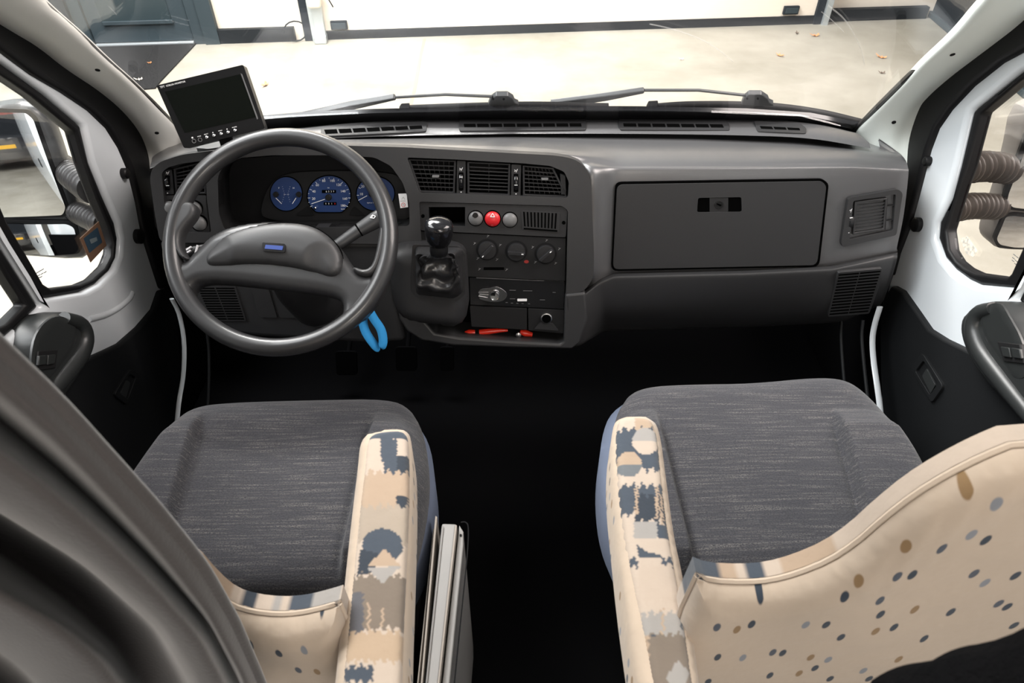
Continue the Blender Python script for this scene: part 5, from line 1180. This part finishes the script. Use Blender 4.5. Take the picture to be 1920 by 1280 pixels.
slab('monitor_foot', Frame((0, 0, 1.372), (1, 0, 0), (0, 1, 0)), fil([(366, 277), (400, 263), (450, 262), (440, 272), (390, 279)], 4), MT['housing'], mt_, top=.006, bot=-.002, bevel=.002)

# ------------------------------------------------------------------ door mirrors
def mirror(name, label, o, n, shell, holes, glasses, arms, mats, side):
    n = Vector(n).normalized(); ux_ = Vector((0, 0, 1)).cross(n).normalized(); F = Frame(o, ux_, n.cross(ux_)); r = thing(name, o, label, 'mirror')
    pillow('housing', F, chaikin(shell, 1), mats[0], r, base=-.012, h=.012, r=.014, depth=.05, s=.012)
    for (g, h, nmz) in glasses:
        slab('glass_rim', F, fil([(x, y) for x, y in h], 6), MT['rubber'], r, top=.0035, bot=-.004, bevel=.001)
        cu, cv = F.uv(nmz[0], nmz[1], .004); mx_ = max((Vector(F.uv(x, y, .004)) - Vector((cu, cv))).length for x, y in g) ** 2 / 2 / nmz[2]
        pillow('mirror_glass', F, fil(g, 6), MT['mirror'], r, base=.004, h=0, r=.10, depth=.001, s=.006, extra=lambda u, v, d, R=nmz[2], T=nmz[3], T2=nmz[4]: mx_ - ((u - cu) ** 2 + (v - cv) ** 2) / 2 / R - T * (v - cv) - T2 * (u - cu) + (.009 if T else 0), smooth=75)
    for a in arms:
        A = [atX(x, y, X) for x, y, X in a[0]]; A = catmull(A, 60); bm = bmesh.new()
        tube_bm(bm, A, [a[1] * (1 + .15 * math.sin(i / 59 * 2 * math.pi * a[2])) for i in range(60)], 20); fin(bm, 'mirror_arm', mats[1], r, 80)
    return r, F
oL = atX(25, 300, -1.22); rin = (oL - CAM).normalized(); nL = ((Vector((-1.6, -5.6, .25)) - oL).normalized() - rin).normalized()
ML, FML = mirror('door_mirror', 'dark grey left door mirror with two glasses on ribbed arms', oL, nL,
    [(-72, 215), (0, 196), (55, 194), (84, 210), (102, 250), (128, 330), (152, 400), (166, 440), (168, 475), (150, 486), (40, 478), (-72, 470)], None,
    [([(-60, 225), (0, 209), (50, 210), (64, 222), (124, 388), (118, 402), (-60, 408)], [(-64, 218), (0, 203), (53, 205), (69, 220), (130, 390), (122, 407), (-64, 413)], (25, 300, 1.5, 0, 0)),
     ([(-60, 420), (0, 414), (126, 417), (140, 424), (150, 462), (143, 471), (100, 472), (30, 465), (-60, 440)], [(-64, 416), (0, 410), (130, 413), (144, 421), (155, 464), (147, 476), (100, 477), (28, 470), (-64, 446)], (60, 440, .75, .09, .05))],
    [([(116, 312, -1.20), (140, 332, -1.08), (174, 356, -.93)], .030, 13), ([(130, 392, -1.20), (160, 404, -1.08), (200, 422, -.93)], .026, 13)], (MT['housing'], MT['bellow']), -1)
oR = atX(1900, 380, 1.10); nR = ((Vector((3.9, -3.2, .1)) - oR).normalized() - (oR - CAM).normalized()).normalized()
MR, FMR = mirror('door_mirror', 'worn grey right door mirror on brown ribbed arms', oR, nR,
    [(2022, 190), (1960, 190), (1918, 210), (1900, 300), (1880, 370), (1858, 430), (1856, 450), (1866, 464), (1900, 468), (2022, 470)], None,
    [([(2010, 220), (1960, 220), (1930, 250), (1888, 362), (1886, 376), (1896, 387), (2010, 400)], [(2015, 212), (1955, 212), (1925, 245), (1883, 360), (1880, 380), (1892, 393), (2015, 406)], (1950, 320, 1.3, 0, 0)),
     ([(2010, 412), (1900, 404), (1886, 406), (1868, 448), (1874, 458), (1900, 462), (2010, 460)], [(2015, 408), (1902, 398), (1882, 402), (1862, 448), (1870, 464), (1900, 467), (2015, 466)], (1950, 435, .55, 0, 0))],
    [([(1808, 316, .93), (1850, 312, 1.0), (1898, 318, 1.08)], .029, 11), ([(1785, 392, .93), (1825, 386, 1.0), (1874, 388, 1.08)], .026, 11)], (MT['housingr'], MT['bellowr']), 1)
# stickers and stamps on the door glass
FLg, FRg = FLD.off(-.025), FRD.off(-.025)
sk = slab('window_sticker', FLg, [(150, 447), (185, 415), (200, 460), (170, 492)], M('sticker_brown', (.13, .07, .04), .7), None, top=.001, bot=.0002)
tag(sk, 'brown and blue diamond shaped sticker on the left door glass', 'sticker')
slab('sticker_field', FLg, [(157, 447), (183, 426), (192, 454), (168, 474)], M('sticker_blue', (.02, .045, .07), .6), sk, top=.0016, bot=.001)
slab('sticker_mark', FLg, [(168, 449), (181, 444), (183, 451), (171, 457)], M('sticker_light', (.12, .15, .16), .6), sk, top=.002, bot=.0016)
MT['stamp'] = M('glass_stamp', (.12, .12, .12), .8)
for fr, root, its in ((FLg, DL, [('glass', 74, 508, .011, .55), ('E11 43R', 76, 514, .007, .55), ('DOT 27', 78, 520, .007, .55)]), (FRg, DR, [('glass', 1905, 486, .011, -.75), ('E11 43R', 1908, 495, .007, -.75), ('DOT 27', 1912, 503, .007, -.75)])):
    pass
bm = bmesh.new()
for x, y in [(70, 511), (75, 508), (80, 505), (73, 516), (79, 513), (85, 510), (72, 521), (77, 519)]: strip_bm(bm, FLg, (x - 2.4, y + 1.6), (x + 2.2, y - 1.4), .0014, 0, .0006)
fin(bm, 'glass_stamp', MT['stamp'], DL, 0)
bm = bmesh.new()
for x, y in [(1902, 478), (1907, 482), (1912, 487), (1900, 484), (1905, 489), (1910, 494), (1899, 489), (1904, 495)]: strip_bm(bm, FRg, (x - 2.2, y - 1.8), (x + 2.2, y + 1.6), .0012, 0, .0006)
fin(bm, 'glass_stamp', MT['stamp'], DR, 0)
rs = slab('worn_sticker', FRg, fil([(1800, 448), (1812, 442), (1832, 470), (1826, 482), (1812, 476)], 3), M('old_sticker', (.42, .40, .36), .8, noise=(160, .08, (.80, .68, .55))), None, top=.0008, bot=.0002)
tag(rs, 'faded peeling sticker low on the right door glass', 'sticker')

# ------------------------------------------------------------------ cars and far wall seen in the left mirror
HB = dict(black=M('car_paint_black', (.012, .014, .018), .15, coat=1), white=M('car_paint_pale', (.62, .60, .55), .25, coat=.6), cglass=M('car_glass', (.01, .012, .015), .05), tail=M('tail_lamp', (.45, .01, .01), .2),
          plate=M('plate_yellow', (.75, .42, .02), .5), tyre=M('tyre', (.012, .012, .012), .8), rim=M('wheel_rim', (.45, .45, .46), .3, .9), redf=M('facade_red', (.55, .07, .06), .6), pane=M('facade_pane', (.55, .62, .66), .3))
def car(name, x, y, rz, paint, Wd, Ln, roof, label, prof, gh):
    Rz = Matrix.Rotation(rz, 4, 'Z'); U = Rz @ Vector((1, 0, 0)); Vv = Rz @ Vector((0, 1, 0)); o = Vector((x, y, 0)); r = thing(name, o, label, 'car')
    FCx = Frame(o, -Vv, Vector((0, 0, 1)))          # u runs to the nose, n across the car
    def sidebody(nm, q, w0, mat, bev, top_in=0):
        bm = bmesh.new(); plate(bm, FCx, q, w0 / 2, -w0 / 2)
        if top_in:
            zs = [p[1] for p in q]; z0, z1 = min(zs), max(zs)
            for v_ in bm.verts:
                k = (v_.co.z - z0) / (z1 - z0); n_ = (v_.co - FCx.o).dot(FCx.n); v_.co -= FCx.n * n_ * top_in * k
        return fin(bm, nm, mat, r, 40, bevel=bev, seg=4)
    sidebody('body', prof, Wd, paint, .09)
    g_ = sidebody('greenhouse', gh, Wd - .10, HB['cglass'], .04, .20)
    zt = max(p[1] for p in gh); us = [p[0] for p in gh if p[1] > zt - .05]
    sidebody('roof', [(min(us) - .04, zt - .05), (max(us) + .1, zt - .05), (max(us), zt + .05), (min(us) + .04, zt + .05)], (Wd - .10) * .80, paint, .03)
    FRr = Frame(o, U, Vector((0, 0, 1)))
    if FRr.n.dot(Vv) < 0: FRr = Frame(o, -U, Vector((0, 0, 1)))
    def rb(nm, u0, u1, z0, z1, mat, n1=.02, bev=.01):
        bm = bmesh.new(); box_bm(bm, FRr, u0, u1, z0, z1, -.06, n1); return fin(bm, nm, mat, r, 30, bevel=bev)
    zb = prof[1][1]
    for s_ in (-1, 1):
        a, b = sorted((s_ * (Wd / 2 - .05), s_ * (Wd / 2 - .42))); rb('tail_lamp', a, b, zb + .50, zb + .62, HB['tail'], .025, .02)
        a, b = sorted((s_ * (Wd / 2 - .22), s_ * (Wd / 2 - .42))); rb('exhaust', a, b, zb + .02, zb + .10, HB['rim'], .05, .02)
    rb('bumper', -Wd / 2 + .06, Wd / 2 - .06, zb + .06, zb + .26, paint, .06, .05)
    rb('number_plate', -.26, .26, zb + .36, zb + .47, HB['plate'], .03, .004)
    for su in (.75, Ln - .85):
        for s_ in (-1, 1):
            c = FCx.P(su, .33, s_ * (Wd / 2 - .10)); wh = lathe('wheel', c - FCx.n * .11, FCx.n, [(.20, .0), (.33, .01), (.34, .04), (.34, .18), (.33, .21), (.20, .22)], HB['tyre'], r, 28)
            lathe('hub', c - FCx.n * .115, FCx.n, [(.05, 0), (.19, .01), (.20, .06), (.20, .17), (.19, .22), (.05, .23)], HB['rim'], wh, 20)
    return r
car('car', -1.55, -5.1, math.radians(-2), HB['black'], 1.92, 4.6, 1.7, 'black estate car with yellow number plate seen reflected in the left door mirror',
    [(.0, .62), (.02, .34), (4.5, .34), (4.6, .60), (4.5, .92), (3.3, 1.06), (.02, 1.08)], [(.06, 1.04), (3.35, 1.04), (2.6, 1.58), (.32, 1.62)])
car('car', -4.4, -3.0, math.radians(-30), HB['white'], 1.82, 4.5, 1.45, 'pale silver saloon car seen reflected in the lower glass of the left door mirror',
    [(.0, .60), (.02, .30), (4.4, .30), (4.5, .55), (4.4, .80), (3.2, .95), (.9, 1.0), (.02, .96)], [(.7, .96), (3.2, .93), (2.4, 1.36), (1.35, 1.38)])
car('car', -4.3, -7.9, math.radians(4), HB['black'], 1.85, 4.4, 1.5, 'dark car parked behind the pale saloon in the mirror reflection',
    [(.0, .60), (.02, .32), (4.3, .32), (4.4, .58), (4.3, .85), (3.2, 1.0), (.02, 1.02)], [(.06, .98), (3.2, .98), (2.4, 1.46), (.4, 1.5)])
wbox('wall_rear', (-13, -13.2, 0), (13, -13, 6), HB['redf'], kind='structure')
n_ = 1
for i in range(12):
    for z in (.3, 2.2):
        o_ = wbox('window_%d' % (n_ + 10), (-12 + i * 2, -13, z), (-10.3 + i * 2, -12.97, z + 1.6), HB['pane'], kind='structure'); n_ += 1

fc = thing('filler_cap', (-1.06, -.66, .88), 'round dark lock cap on the white van flank seen in the left mirror', 'filler cap')
lathe('cap_body', (-1.06, -.66, .88), (-1, 0, 0), [(.055, 0), (.055, .006), (.045, .010), (.02, .011)], MT['matte'], fc, 28)
lathe('cap_lock', (-1.071, -.66, .88), (-1, 0, 0), [(.014, 0), (.014, .003), (.004, .004)], MT['chrome'], fc, 16)
